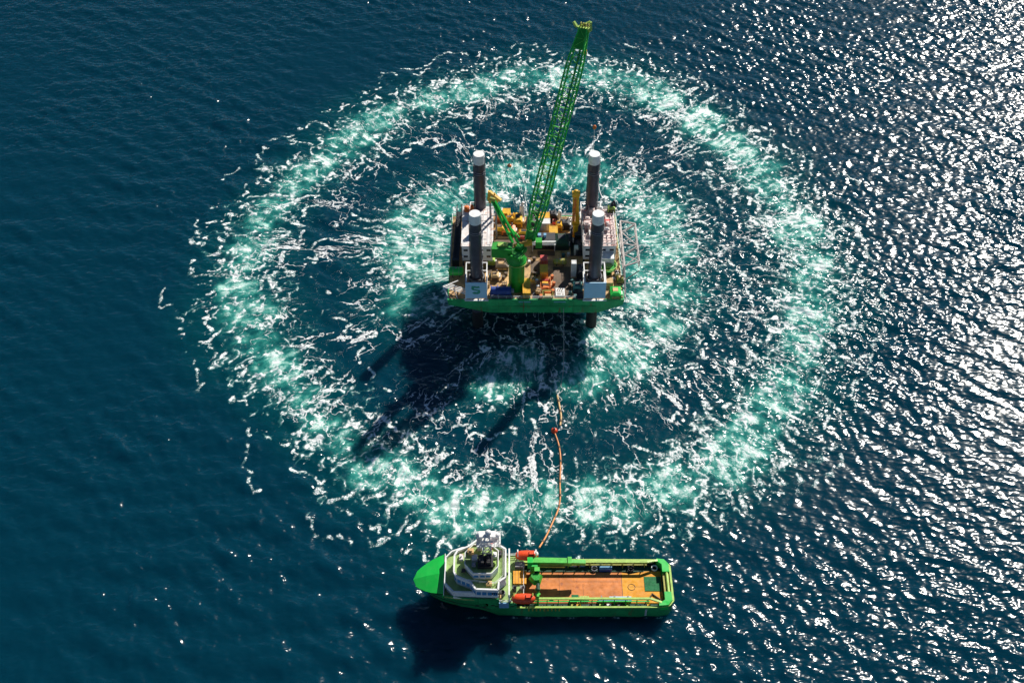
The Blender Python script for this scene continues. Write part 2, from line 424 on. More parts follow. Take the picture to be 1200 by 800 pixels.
def make_sea():
    FS, turb, (X0, X1, Y0, Y1, S, G) = foam_sim()
    def axis(a, b, s, lo, hi, s2, far):
        core = np.arange(a, b + s/2, s)
        l = np.arange(lo, a - s2/2, s2); h = np.arange(core[-1] + s2, hi + s2/2, s2)
        ax = np.r_[l, core, h]
        step, p = s2, ax[-1]; up = []
        while p < far: step *= 1.45; p += step; up.append(p)
        step, p = s2, ax[0]; dn = []
        while p > -far: step *= 1.45; p -= step; dn.append(p)
        return np.r_[dn[::-1], ax, up]
    xs = axis(-120, 125, 0.36, -235, 240, 0.55, 22000.0)
    ys = axis(170, 425, 0.36, 128, 475, 0.5, 22000.0)
    X, Y = np.meshgrid(xs, ys); nx, ny = len(xs), len(ys)
    X = X.astype(np.float32); Y = Y.astype(np.float32)
    def samp(A, g):
        u = np.clip((X - X0)/g, 0, A.shape[1] - 1.001); v = np.clip((Y - Y0)/g, 0, A.shape[0] - 1.001)
        i = u.astype(int); j = v.astype(int); a = u - i; b = v - j
        return (A[j,i]*(1-a) + A[j,i+1]*a)*(1-b) + (A[j+1,i]*(1-a) + A[j+1,i+1]*a)*b
    inside = (X > X0+1) & (X < X1-1) & (Y > Y0+1) & (Y < Y1-1)
    foam = samp(FS['D'], S)*inside; air = samp(FS['aer'], S)*inside;
    lf = {k: np.where(inside, samp(FS[k], S), 0.0 if k in ('near', 'inner') else 20.0) for k in ('edge', 'sub', 'front', 'old', 'near', 'inner')}; tb = np.clip(samp(turb, G) - 0.07, 0, 1)*inside
    # water lapping along the ship's side and round the legs of the barge
    lap = np.exp(-((np.abs(Y - 165.9) - 7.35)/0.45)**2)*(X > -13)*(X < 38)*(0.5 + 0.5*np.sin(X*0.55) + 0.5*np.sin(X*1.7 + 1))
    for lx, ly in ((-10.6, 262.4), (24.6, 262.4), (-10.0, 289.9), (24.8, 289.9)):
        lap = lap + 1.1*np.exp(-((np.hypot(X - lx - .4, Y - ly + .5) - 2.6)/1.1)**2)*(0.6 + 0.5*np.sin(X*1.9 + Y*2.3))
    foam = foam + np.clip(lap, 0, 2)*2.2
    # wind sea from the right rear: many wave trains, no repeat
    rng = np.random.default_rng(3)
    Z = np.zeros_like(X)
    fade = np.clip(1.6 - np.hypot(X, Y - 290)/420, 0, 1).astype(np.float32)
    for k in range(80):
        lam = 1.8*(15/1.8)**rng.random()
        th = math.radians(248) + rng.normal(0, 0.62)
        kk = 2*math.pi/lam
        A = 0.0054*lam**0.85*(1.0 if lam < 6 else 0.75)
        ph = rng.uniform(0, 6.283)
        g = np.float32(1.0) if lam > 3 else np.clip(fade, 0, 1)
        Z += (A*np.sin(kk*(math.cos(th)*X + math.sin(th)*Y) + ph)*g).astype(np.float32)
    # patches of calmer and rougher water
    gust = np.zeros_like(X)
    for k in range(14):
        lam = rng.uniform(50, 160); th = rng.uniform(0, 6.283); kk = 2*math.pi/lam
        gust += np.sin(kk*(math.cos(th)*X + math.sin(th)*Y) + rng.uniform(0, 6.283)).astype(np.float32)
    gust = np.clip(1 + gust*0.10, 0.5, 1.4)
    Z *= fade*gust
    Z += np.minimum(air*0.02, 0.25).astype(np.float32)          # boils stand a little proud
    n = nx*ny
    co = np.empty((n, 3), np.float32); co[:,0] = X.ravel(); co[:,1] = Y.ravel(); co[:,2] = Z.ravel()
    idx = np.arange(n, dtype=np.int32).reshape(ny, nx)
    q = np.stack([idx[:-1,:-1], idx[:-1,1:], idx[1:,1:], idx[1:,:-1]], -1).reshape(-1)
    nf = len(q)//4
    me = bpy.data.meshes.new('sea')
    me.vertices.add(n); me.vertices.foreach_set('co', co.ravel())
    me.loops.add(nf*4); me.loops.foreach_set('vertex_index', q)
    me.polygons.add(nf); me.polygons.foreach_set('loop_start', np.arange(nf, dtype=np.int32)*4)
    me.polygons.foreach_set('use_smooth', np.ones(nf, bool))
    for nm, A in (('foam', foam), ('air', air), ('stir', tb), ('gust', gust), *lf.items()):
        at_ = me.attributes.new(nm, 'FLOAT', 'POINT'); at_.data.foreach_set('value', A.astype(np.float32).ravel())
    me.update(calc_edges=True)
    o = bpy.data.objects.new('sea', me); COL.objects.link(o)
    o['kind'] = 'structure'; o['label'] = 'dark blue sea with two rings of white foam'

    T = NT('sea water')
    pos = T.n('ShaderNodeNewGeometry').outputs['Position']
    def attr(nm):
        a = T.n('ShaderNodeAttribute', attribute_name=nm); return a.outputs['Fac']
    foam, air, stir, gst = attr('foam'), attr('air'), attr('stir'), attr('gust')
    flat = T.vmath('MULTIPLY', pos, (1, 1, 0))
    # warp for all foam detail
    w1 = T.noise(flat, 0.55, 2.0, 0.5, out='Color')
    warp = T.vmath('ADD', flat, T.vmath('SCALE', T.vmath('SUBTRACT', w1, (0.5, 0.5, 0.5)), scale=3.2))
    n_fine = T.noise(flat, 1.5, 4.0, 0.65)
    n_mid = T.noise(warp, 0.33, 3.0, 0.6)
    # milky green cloud of fine bubbles under the surface, drawn out away from the ring
    ctr = T.vmath('SUBTRACT', flat, (7.0, 292.0, 0.0))
    ln = T.n('ShaderNodeVectorMath', operation='LENGTH'); T.put(ln.inputs[0], ctr)
    around = T.vmath('SCALE', T.vmath('NORMALIZE', ctr), scale=92.0)
    cz = T.n('ShaderNodeCombineXYZ'); T.put(cz.inputs[2], T.math('MULTIPLY', ln.outputs['Value'], 0.26))
    polar = T.vmath('ADD', T.vmath('ADD', around, cz.outputs[0]), T.vmath('SCALE', T.vmath('SUBTRACT', w1, (0.5, 0.5, 0.5)), scale=2.2))
    streak = T.noise(polar, 0.42, 5.0, 0.62)
    puff = T.noise(warp, 0.22, 3.0, 0.55)
    cl = T.math('MULTIPLY', air, T.math('MULTIPLY', T.ramp(streak, 0.30, 0.68, 0.35, 1.6), T.ramp(puff, 0.32, 0.66, 0.35, 1.5)))
    cloud = T.math('SUBTRACT', 1.0, T.math('POWER', 2.718, T.math('MULTIPLY', cl, -1.1)))
    # white lines where neighbouring outflows meet, arcs where they die out, finer lines between the small boils
    edge, sub, front, old, near = attr('edge'), attr('sub'), attr('front'), attr('old'), attr('near')
    n_bead = T.noise(flat, 1.0, 2.5, 0.6)
    bead = T.ramp(n_bead, 0.30, 0.70, 0.62, 1.4)
    gap1 = T.ramp(T.noise(flat, 0.13, 2.0, 0.5), 0.40, 0.60)
    gap2 = T.ramp(T.noise(T.vmath('ADD', flat, (61.0, 17.0, 0.0)), 0.16, 2.0, 0.5), 0.46, 0.60)
    def stroke(dist, width, soft=0.12):
        return T.ramp(dist, T.math('ADD', width, 0.0003), T.math('MULTIPLY', width, soft), 0.0, 1.0)
    w_e = T.math('MULTIPLY', T.math('MULTIPLY', bead, near), T.math('ADD', T.math('MULTIPLY', gap1, 0.8), 0.7))
    w_s = T.math('MULTIPLY', T.math('MULTIPLY', bead, T.ramp(near, 0.3, 0.9)), T.math('ADD', T.math('MULTIPLY', gap2, 0.55), 0.22))
    w_f = T.math('MULTIPLY', bead, T.math('MULTIPLY', T.math('ADD', gap2, 0.25), 0.85))
    w_o = T.math('MULTIPLY', bead, T.math('MULTIPLY', T.math('SUBTRACT', 1.0, gap1), T.math('MULTIPLY', gap2, 0.55)))
    lace = T.math('MAXIMUM', T.math('MAXIMUM', stroke(edge, w_e), T.math('MULTIPLY', stroke(sub, w_s), 0.8)), T.math('MAXIMUM', stroke(front, w_f), stroke(old, w_o)))
    # long drawn-out wisps in the stirred water between the rings
    w_in = T.math('MULTIPLY', T.ramp(stir, 0.02, 0.22), T.ramp(attr('inner'), 0.0, 1.0))
    nw = T.noise(polar, 0.14, 2.5, 0.5, dist=0.6)
    w_w = T.math('MULTIPLY', T.math('MULTIPLY', w_in, bead), T.math('MULTIPLY', T.ramp(T.noise(warp, 0.075, 3.0, 0.55), 0.49, 0.62), 0.021))
    nw2 = T.noise(T.vmath('ADD', warp, (33.0, 91.0, 0.0)), 0.105, 2.5, 0.5, dist=0.5)
    w_v = T.math('MULTIPLY', T.math('MULTIPLY', w_in, bead), T.math('MULTIPLY', T.ramp(T.noise(warp, 0.06, 2.0, 0.5), 0.5, 0.62), 0.017))
    wisp = T.math('MAXIMUM', stroke(T.math('ABSOLUTE', T.math('SUBTRACT', nw, 0.5)), w_w), stroke(T.math('ABSOLUTE', T.math('SUBTRACT', nw2, 0.5)), w_v))
    lace = T.math('MAXIMUM', lace, T.math('MULTIPLY', wisp, T.ramp(w_in, 0.0, 0.25, 0.0, 0.9)))
    # foam lines gathered by the flow
    fl = T.math('MULTIPLY', foam, T.ramp(n_fine, 0.36, 0.66, 0.15, 1.7))
    lines = T.ramp(fl, 1.2, 4.8)
    froth = T.math('MULTIPLY', T.ramp(T.math('MULTIPLY', cl, T.ramp(T.noise(polar, 0.65, 5.0, 0.66), 0.35, 0.68, 0.2, 1.9)), 0.55, 2.7), 0.85)
    # scattered flecks in the stirred water
    fv = T.noise(warp, 0.95, 3.0, 0.6)
    fleck = T.math('MULTIPLY', T.ramp(fv, 0.70, 0.76), T.math('MULTIPLY', T.ramp(stir, 0.05, 0.5), T.ramp(n_mid, 0.5, 0.62)))
    white = T.math('MAXIMUM', T.math('MAXIMUM', lines, lace), T.math('MAXIMUM', froth, fleck))
    halo = T.math('MAXIMUM', T.math('MAXIMUM', stroke(edge, T.math('MULTIPLY', w_e, 2.6), 0.0), stroke(front, T.math('MULTIPLY', w_f, 2.6), 0.0)), T.ramp(foam, 0.0, 5.0))
    white = T.math('MULTIPLY', white, T.ramp(T.noise(flat, 2.6, 2.0, 0.6), 0.3, 0.55, 0.55, 1.0))
    deep = T.mix(T.ramp(stir, 0.0, 0.75), (0.0003, 0.0270, 0.0480), (0.0003, 0.042, 0.055))
    c = T.mix(cloud, deep, (0.04, 0.36, 0.285))
    c = T.mix(T.math('MULTIPLY', halo, 0.4), c, (0.12, 0.38, 0.34))
    c = T.mix(T.ramp(cl, 0.55, 2.4, 0.0, 0.85), c, (0.45, 0.70, 0.61))
    # ripples too small for the mesh
    st = T.n('ShaderNodeMapping'); T.put(st.inputs[0], pos); st.inputs['Rotation'].default_value = (0, 0, R(22)); st.inputs['Scale'].default_value = (0.72, 1.15, 1.0)
    r1 = T.noise(st.outputs[0], 0.60, 0.6, 0.4, dist=0.3)
    r2 = T.noise(st.outputs[0], 1.7, 1.0, 0.5, dist=0.3)
    hgt = T.math('ADD', T.math('MULTIPLY', r1, 0.46), T.math('MULTIPLY', r2, 0.025))
    hgt = T.math('MULTIPLY', hgt, T.math('MULTIPLY', gst, T.ramp(stir, 0.0, 0.9, 1.0, 1.9)))
    hgt = T.math('ADD', hgt, T.math('MULTIPLY', white, 0.12))
    bp = T.n('ShaderNodeBump'); bp.inputs['Strength'].default_value = 1.0; bp.inputs['Distance'].default_value = 1.0
    T.put(bp.inputs['Height'], hgt)
    # light that has been in the water and come out again, spread sideways; the mirror of the surface; dry white foam
    up = T.n('ShaderNodeCombineXYZ'); up.inputs[2].default_value = 1.0
    body = T.n('ShaderNodeSubsurfaceScattering', falloff='BURLEY'); T.put(body.inputs['Color'], c); body.inputs['Scale'].default_value = 1.0
    body.inputs['Radius'].default_value = (2.4, 5.5, 6.5); T.put(body.inputs['Normal'], up.outputs[0])
    gl = T.n('ShaderNodeBsdfGlossy'); gl.inputs['Roughness'].default_value = 0.185; T.put(gl.inputs['Normal'], bp.outputs[0])
    fr = T.n('ShaderNodeFresnel'); fr.inputs['IOR'].default_value = 1.333; T.put(fr.inputs['Normal'], bp.outputs[0])
    wt = T.n('ShaderNodeMixShader'); T.put(wt.inputs[0], T.math('MULTIPLY', fr.outputs[0], 0.9)); T.put(wt.inputs[1], body.outputs[0]); T.put(wt.inputs[2], gl.outputs[0])
    T.b.inputs['Base Color'].default_value = (0.86, 0.88, 0.87, 1); T.b.inputs['Roughness'].default_value = 0.8; T.put(T.b.inputs['Normal'], bp.outputs[0])
    mx = T.n('ShaderNodeMixShader'); T.put(mx.inputs[0], white); T.put(mx.inputs[1], wt.outputs[0]); T.put(mx.inputs[2], T.b.outputs[0])
    T.put(T.t.nodes['Material Output'].inputs['Surface'], mx.outputs[0])
    me.materials.append(T.m)
    return o
make_sea()

# ------------------------------------------------------------------ jack-up barge
ZD = 16.0                                     # deck height
ZL, ZR = 24.1, 23.6                           # roofs of the left and right accommodation blocks
def ground(px, py, z=ZD): return at(px, py, z)

BX0, BX1, BY0, BY1 = -19.3, 33.5, 256.6, 295.6
barge = thing('jackup_barge', 'large green jack-up barge on four dark legs inside the foam ring', 'barge', (7, 276, 0))
hull = MB()
prof = [(BX0, ZD), (BX0 + 0.3, ZD - 1.9), (-6.6, ZD - 5.2), (25.9, ZD - 5.2), (BX1 - 0.3, ZD - 1.9), (BX1, ZD)]
n = len(prof)
hull.add([(x, BY0, z) for x, z in prof] + [(x, BY1, z) for x, z in prof],
         [tuple(range(n)), tuple(reversed(range(n, 2*n)))] + [(k, n + k, n + (k+1) % n, (k+1) % n) for k in range(n)])
for x0, x1 in ((BX0, -14.4), (-7.0, 19.6), (27.6, BX1)):
    hull.box(x0, x1, BY0 - 0.25, BY0 + 0.15, ZD - 0.3, ZD + 0.45)
hull_o = hull.build('hull', 'barge_green', barge)
st = MB()
for x in (-4.0, 3.5, 11.0, 18.5): st.box(x - 0.12, x + 0.12, BY0 - 0.14, BY0 + 0.1, ZD - 5.0, ZD - 0.35)
st.box(-6.0, 25.2, BY0 - 0.12, BY0 + 0.1, ZD - 2.7, ZD - 2.45)
st.build('fender_strip', 'hull_green', hull_o)
for x in (2.0, 12.5): MB().box(x, x + 3.6, BY0 - 0.02, BY0 + 0.02, ZD - 0.95, ZD - 0.6).build('name_strip', 'light_blue', hull_o)
MB().box(BX0 + 0.4, BX1 - 0.4, BY0 + 0.3, BY1 - 0.4, ZD + 0.004, ZD + 0.03).build('deck', 'deck', barge)
stain = MB()
for px0, px1, py0, py1 in ((649, 668, 347, 313),):
    a = at(px0, py0, ZD); b = at(px1, py1, ZD); stain.box(a.x, b.x, a.y, b.y, ZD + 0.03, ZD + 0.16)
stain.build('deck_plate', 'brown', barge)
a = at(528, 334, ZD)
rl = MB()
rl.rail([(BX0 + .3, BY0 + 10, ZD), (BX0 + .3, BY1 - .4, ZD), (BX1 - .3, BY1 - .4, ZD), (BX1 - .3, BY0 + 9, ZD)], 1.2, 2.2, 0.06)
rl.build('railing', 'white', barge)
rl = MB().rail([(-6.3, BY0 + .2, ZD + .45), (19, BY0 + .2, ZD + .45)], 1.1, 2.2, 0.035)
rl.build('railing', 'white', barge)

LEGS = [(-10.6, 262.4), (24.6, 262.4), (-10.0, 289.9), (24.8, 289.9)]
def leg(x, y, ztop):
    o = MB().lathe(x, y, [(1.64, -4), (1.64, ztop - 3.3)], 28).build('leg', 'leg', barge)
    c = MB().lathe(x, y, [(1.72, ztop - 3.2), (1.72, ztop - 0.12), (1.64, ztop), (0.02, ztop + 0.04)], 28)
    c.build('leg_cap', 'white', o)
    b = MB()
    for z in (ztop - 6.2, ztop - 6.9): b.ring(x, y, z, 1.74, 0.09)
    b.build('leg_band', 'grey', o)
    l = MB().box(x + 1.68, x + 1.85, y - 0.25, y + 0.25, ZD + 1, ztop - 1.0)
    for z in np.arange(ZD + 2, ztop - 4, 1.2): l.box(x + 1.7, x + 1.98, y - 0.35, y + 0.35, z, z + 0.12)
    l.build('leg_ladder', 'grey', o)
    MB().box(x - 1.86, x - 1.68, y - .2, y + .2, ZD + 3, ztop - 4).build('leg_rack', 'black', o)
    MB().lathe(x, y, [(1.67, -4), (1.69, 3.0), (1.67, 6.5)], 28).build('leg_shade', 'rubber', o)  # near-black sleeve, the shade under the hull put into its colour
for x, y in LEGS: leg(x, y, 44.7 if y < 275 else 44.9)

def jack_house(x, y, front):
    """open steel tower with hydraulic jacks round a leg; the front two carry a pale screen"""
    h = 6.9 if front else 7.6
    b = MB(); x0, x1, y0, y1 = x - 3.1, x + 3.1, (BY0 + 0.35 if front else y - 3.4), y + 3.4
    for px in (x0, x1):
        for py in (y0 + .1, y1): b.bar((px, py, ZD), (px, py, ZD + h), 0.24)
    for z in (ZD + h*0.5, ZD + h - 0.2):
        b.bar((x0, y0 + .1, z), (x0, y1, z), 0.3); b.bar((x1, y0 + .1, z), (x1, y1, z), 0.3); b.bar((x0, y1, z), (x1, y1, z), 0.3)
    b.bar((x0, y1, ZD), (x0, y0, ZD + h*0.5), 0.16); b.bar((x1, y1, ZD), (x1, y0, ZD + h*0.5), 0.16)
    o = b.build('jack_frame', 'white', barge)
    j = MB()
    for a in range(6):
        q = a*math.pi/3 + .3; j.tube((x + 2.3*math.cos(q), y + 2.3*math.sin(q), ZD), (x + 2.3*math.cos(q), y + 2.3*math.sin(q), ZD + 4.3), 0.32, 10)
    j.lathe(x, y, [(2.0, ZD), (2.0, ZD + 1.0)], 24); j.ring(x, y, ZD + 4.4, 2.15, 0.32)
    j.build('hydraulic_jacks', 'dark', o)
    if front:
        p = MB().box(x0 - 0.05, x1 + 0.05, BY0 + 0.02, BY0 + 0.3, ZD + 0.75, ZD + h + 0.1).build('screen_panel', 'panel', o)  # white screen with its blue shade painted in
        MB().box(x0 - 0.4, x1 + 0.5, BY0 - 0.3, BY0 + 0.35, ZD - 0.15, ZD + 0.12).build('panel_ledge', 'white', o)
        return p
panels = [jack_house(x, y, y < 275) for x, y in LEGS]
# green emblem on the left screen: a bar, a notch and a hooked lower stroke
ex, ez, ey = -10.75, ZD + 4.3, BY0 - 0.035
def emblem_piece(mb, poly):
    v = [(ex + a, ey, ez + b) for a, b in poly] + [(ex + a, ey + 0.05, ez + b) for a, b in poly]; k = len(poly)
    mb.add(v, [tuple(range(k)), tuple(reversed(range(k, 2*k)))] + [(i, k + i, k + (i+1) % k, (i+1) % k) for i in range(k)])
em = MB()
emblem_piece(em, [(-1.15, 1.45), (-0.1, 1.45), (0.25, 1.25), (1.0, 1.45), (1.25, 0.75), (0.4, 0.55), (-0.2, 0.7), (-1.0, 0.6)])
emblem_piece(em, [(-1.15, 1.45), (-1.0, 0.55), (-0.55, 0.6), (-0.45, 0.25), (-0.9, -0.15), (-1.3, 0.3)])
emblem_piece(em, [(-0.9, -0.15), (-0.45, 0.28), (0.55, 0.05), (1.25, -0.1), (1.35, -0.9), (0.75, -0.55)])
emblem_piece(em, [(1.35, -0.9), (0.75, -0.55), (0.35, -1.0), (-0.35, -0.85), (-1.05, -1.2), (-0.6, -1.75), (0.6, -1.8), (1.2, -1.45)])
em.build('emblem', 'emblem', panels[0])

def house(px0, px1, pyf, pyb, z, roofmat, clutter):
    f = at((px0 + px1)/2, pyf, z); b = at((px0 + px1)/2, pyb, z); l = at(px0, pyf, z).x; r = at(px1, pyf, z).x
    y0, y1 = f.y, b.y
    w = MB().box(l, r, y0, y1, ZD + 2.2, z).build('accommodation_block', 'white', barge)
    rf = MB().box(l - .2, r + .2, y0 - .25, y1 + .2, z, z + .18).build('roof', roofmat, w)
    for sx in (l + .3, (l + r)/2, r - .3):
        for sy in (y0 + .3, y1 - .3): MB().bar((sx, sy, ZD), (sx, sy, ZD + 2.2), 0.4).build('stilt', 'dark', w)
    nwin = max(3, int((r - l)/2.1))
    for k in range(nwin):
        for zz in (z - 2.1, z - 4.6):
            x = l + (r - l)*(k + .5)/nwin; fr = MB().box(x - .75, x + .75, y0 - .07, y0 + .02, zz, zz + 1.0)
            fo = fr.build('window', 'white', w); MB().box(x - .62, x + .62, y0 - .1, y0 - .05, zz + .12, zz + .88).build('window_pane', 'glass', fo)
    return w, l, r, y0, y1
wL, l, r, y0, y1 = house(541, 577, 288.5, 243, ZL, 'white_stained', None)
t = MB()
t.box(r - 1.6, r - 0.6, y0 + .5, y1 - .5, ZL + .19, ZL + .32)
for k in range(5): t.bar((r - 3.6, y0 + 3 + k*2.9, ZL + .25), (r - 1.8, y0 + 3 + k*2.9, ZL + .25), 0.12)
t.bar((r - 2.9, y0 + 1, ZL + .28), (r - 2.9, y1 - 1, ZL + .28), 0.14)
t.build('cable_tray', 'white_stained', wL)
t = MB().rail([(l, y0, ZL + .18), (r, y0, ZL + .18), (r, y1, ZL + .18), (l, y1, ZL + .18)], 1.1, 2.0, 0.035, True); t.build('roof_railing', 'white', wL)
for (fx, fy, s) in ((.12, .9, 1.0), (.3, .93, .7)):
    t = MB().cbox(l + (r-l)*fx, y0 + (y1-y0)*fy, ZL + .18, 1.5*s, 1.5*s, 1.4).lathe(l + (r-l)*fx, y0 + (y1-y0)*fy, [(.5*s, ZL + 1.5), (.62*s, ZL + 1.9), (.1, ZL + 2.0)], 12); t.build('roof_vent', 'orange', wL)
wR, l, r, y0, y1 = house(684, 722, 288, 246, ZR, 'pink_white', None)
t = MB()
rr = random.Random(5)
for k in range(7): t.bar((l + .4 + k*1.4, y0 + .5, ZR + .5), (l + .4 + k*1.4, y1 - .6, ZR + .5), 0.3, 0.22)
for k in range(6): t.bar((l + .2, y0 + 1.5 + k*2.5, ZR + .75), (r - .2, y0 + 1.5 + k*2.5, ZR + .75), 0.2)
t.build('pipe_rack', 'pink_white', wR)
for k in range(13):
    x, y = rr.uniform(l + 1, r - .8), rr.uniform(y0 + 1, y1 - 1); w, d, h = rr.uniform(.8, 1.9), rr.uniform(.8, 2.4), rr.uniform(.6, 1.7)
    t = MB().cbox(x, y, ZR + .85, w, d, h).cbox(x, y, ZR + .85 + h, w*.6, d*.5, .25)
    t.bar((x - w/2, y + d/2, ZR + .8), (x - w/2, y + d/2, ZR + 1.0 + h + .8), .1)
    t.build('roof_unit', rr.choice(['pink_white', 'white_stained', 'red', 'white', 'pink_white', 'grey', 'brown']), wR)
t = MB().rail([(l, y0, ZR + .18), (r, y0, ZR + .18), (r, y1, ZR + .18), (l, y1, ZR + .18)], 1.1, 2.0, 0.05, True); t.build('roof_railing', 'white', wR)
# annexe and stair on the right block's near side
t = MB().box(r - 5.2, r - .6, y0 - 3.2, y0 - .3, ZD, ZD + 5.2); a = t.build('stair_tower', 'white', wR)
# whip aerial behind the right rear leg
a = at(689, 243, ZD)
ae = MB().tube((a.x, 292.9, ZD), (a.x, 292.9, 51.8), 0.13, 8, 0.06).build('aerial', 'white', barge)
MB().sphere((a.x, 292.9, 52.4), 0.55, 10, 1.35).build('aerial_lamp', 'orange', ae)

# white truss frame hung out over the right side
tr = MB()
zi = 21.1
A = [at(727, y, zi) for y in (259, 272, 285, 298, 312)]; B = [at(746.5, y, zi + 0.0) for y in (264, 277, 290, 301, 308)]
A = [Vector((33.9, p.y, zi)) for p in A]; B = [Vector((38.4, p.y, zi + .6)) for p in B]
for k in range(4):
    tr.bar(A[k], A[k+1], .45); tr.bar(B[k], B[k+1], .42)
    tr.bar(A[k], B[k+1] if k % 2 else B[k], .26); tr.bar(A[k+1], B[k], .26)
    for P_, Q_ in ((A[k], A[k+1]), (B[k], B[k+1])): tr.bar(P_ - Vector((0, 0, 2.2)), Q_ - Vector((0, 0, 2.2)), .28); tr.bar(P_, Q_ - Vector((0, 0, 2.2)), .2)
tr.bar(A[0], B[0], .4); tr.bar(A[4], B[4], .4); tr.bar(A[2], B[2], .3)
for p in A + B: tr.bar(p, p - Vector((0, 0, 2.2)), .28)
for y in (A[0].y, A[2].y, A[4].y): tr.bar((33.9, y, ZD - 1), (33.9, y, zi), .4); tr.bar((33.9, y, ZD - 1), (38.4, y, zi - 1.8), .24)
tr.bar((33.9, BY0 + 1.2, ZD), (33.9, A[0].y, ZD + .2), .3)
tr.bar((33.9, A[4].y, zi), (33.9, BY0 + 1.5, ZD + 1), .36)
tr.build('side_truss', 'truss', barge)
# white ladder frames at the left front corner
fr = MB()
P0, P1, P2, P3 = Vector((-20.7, BY0 + 4.2, ZD + 1.6)), Vector((-13.8, BY0 + .4, ZD + 2.2)), Vector((-18.4, BY0 + .2, ZD - .6)), Vector((-13.8, BY0 + .2, ZD + .3))
for q in (0.0, .7, 1.4, 2.1): fr.bar(P0 + Vector((q*.9, q*.55, 0)), P1 + Vector((0, q*1.0, 0)), .22)
fr.bar(P0, P2, .24); fr.bar(P2, P3, .26); fr.bar(P1, P3, .26); fr.bar((P0 + P1)/2, (P2 + P3)/2, .2); fr.bar(P0, P0 + Vector((4.5, 2.4, .2)), .26)
fr.build('landing_frame', 'white', barge)

# ------------------------------------------------------------------ main crane
pc = at(605.3, 336, ZD); cx, cy = pc.x, pc.y
crane = thing('lattice_crane', 'huge green lattice boom crane on a round pedestal amid the barge deck', 'crane', (cx, cy, ZD))
MB().lathe(cx, cy, [(2.7, ZD), (2.7, ZD + .3), (2.35, ZD + .5), (2.35, ZD + 10.2), (2.7, ZD + 10.7)], 32).build('pedestal', 'crane_green', crane)
ZS = ZD + 10.7
sl_ = MB().lathe(cx, cy, [(3.0, ZS), (3.1, ZS + .5), (2.7, ZS + 1.0), (2.2, ZS + 2.2)], 32).build('slew_ring', 'crane_green', crane)
MB().ring(cx, cy, ZS + .1, 3.25, .12).build('slew_walkway', 'lime_light', sl_)
pv = at(621, 282, 29.7); tip = at(684.5, 34, 81.0)
dirx = Vector((tip.x - pv.x, tip.y - pv.y, 0)).normalized(); side = Vector((-dirx.y, dirx.x, 0))
hs = MB(); hc = Vector((cx, cy, ZS + 2.2))
hs.bar(hc - dirx*2.2 + Vector((0, 0, .3)), hc + dirx*3.4 + Vector((0, 0, .3)), 3.6, 1.3)
hs.bar(hc + dirx*1.0 + Vector((0, 0, 1.2)), hc + dirx*3.2 + Vector((0, 0, 1.4)), 2.0, 1.0)
mh = hs.build('machinery_house', 'crane_green', crane)
cwp = at(588.5, 295, ZS + 2.4)
k = MB(); k.cbox(cwp.x, cwp.y, ZS + 1.4, 6.0, 3.4, 3.3, R(-6)); k.bar((cwp.x, cwp.y, ZS + 2.4), (cx, cy, ZS + 2.4), 2.6, 1.6)
k.build('counterweight', 'crane_green', crane)
k = MB(); k.cbox(cwp.x + .2, cwp.y + .3, ZS + 4.71, 3.0, 1.4, .35); k.build('winch_cover', 'lime_light', mh)
yb = at(602, 289, ZS + 3.0); ye = at(623, 284, ZS + 3.4)
k = MB(); k.tube(yb, ye, .75, 14); k.tube(ye - Vector((1.4, .3, 0)), ye, .95, 14); k.build('luffing_cylinder', 'yellow', crane)
cb = MB().cbox(pv.x + 2.6, pv.y - 1.2, ZS + 2.0, 1.9, 2.2, 2.3); cab = cb.build('cab', 'crane_green', crane)
MB().cbox(pv.x + 2.6, pv.y - 1.2, ZS + 2.8, 1.95, 2.1, 1.1).build('cab_window', 'glass', cab)
# boom: four chords, bracing on all faces, narrower at foot and tip
L = (tip - pv).length; bd = (tip - pv).normalized(); bn = side.cross(bd).normalized()
def bsec(t):
    w = 1.1 + (2.1 - 1.1)*min(1, t/.16) if t < .16 else (2.1 if t < .84 else 2.1 - (t - .84)/.16*.95)
    h = .5 + 1.0*min(1, t/.16) if t < .16 else (1.5 if t < .84 else 1.5 - (t - .84)/.16*.7)
    c = pv + bd*L*t
    return [c + side*w*a + bn*h*b for a, b in ((-1, -1), (1, -1), (1, 1), (-1, 1))]
N = 22; secs = [bsec(i/N) for i in range(N + 1)]
ch = MB()
for i in range(N):
    for q in range(4): ch.tube(secs[i][q], secs[i+1][q], .27, 8, caps=False)
boom = ch.build('boom', 'boom_green', crane)
la = MB()
for i in range(N):
    for q in range(4):
        a, b = secs[i], secs[i+1]; q2 = (q + 1) % 4
        la.bar(a[q] if i % 2 else a[q2], b[q2] if i % 2 else b[q], .17)
        m = (a[q] + a[q2])/2*.5 + (b[q] + b[q2])/2*.5
        la.bar(m, b[q] if not i % 2 else b[q2], .1)
        la.bar(a[q], a[q2], .15)
la.build('boom_lacing', 'ship_crane', boom)
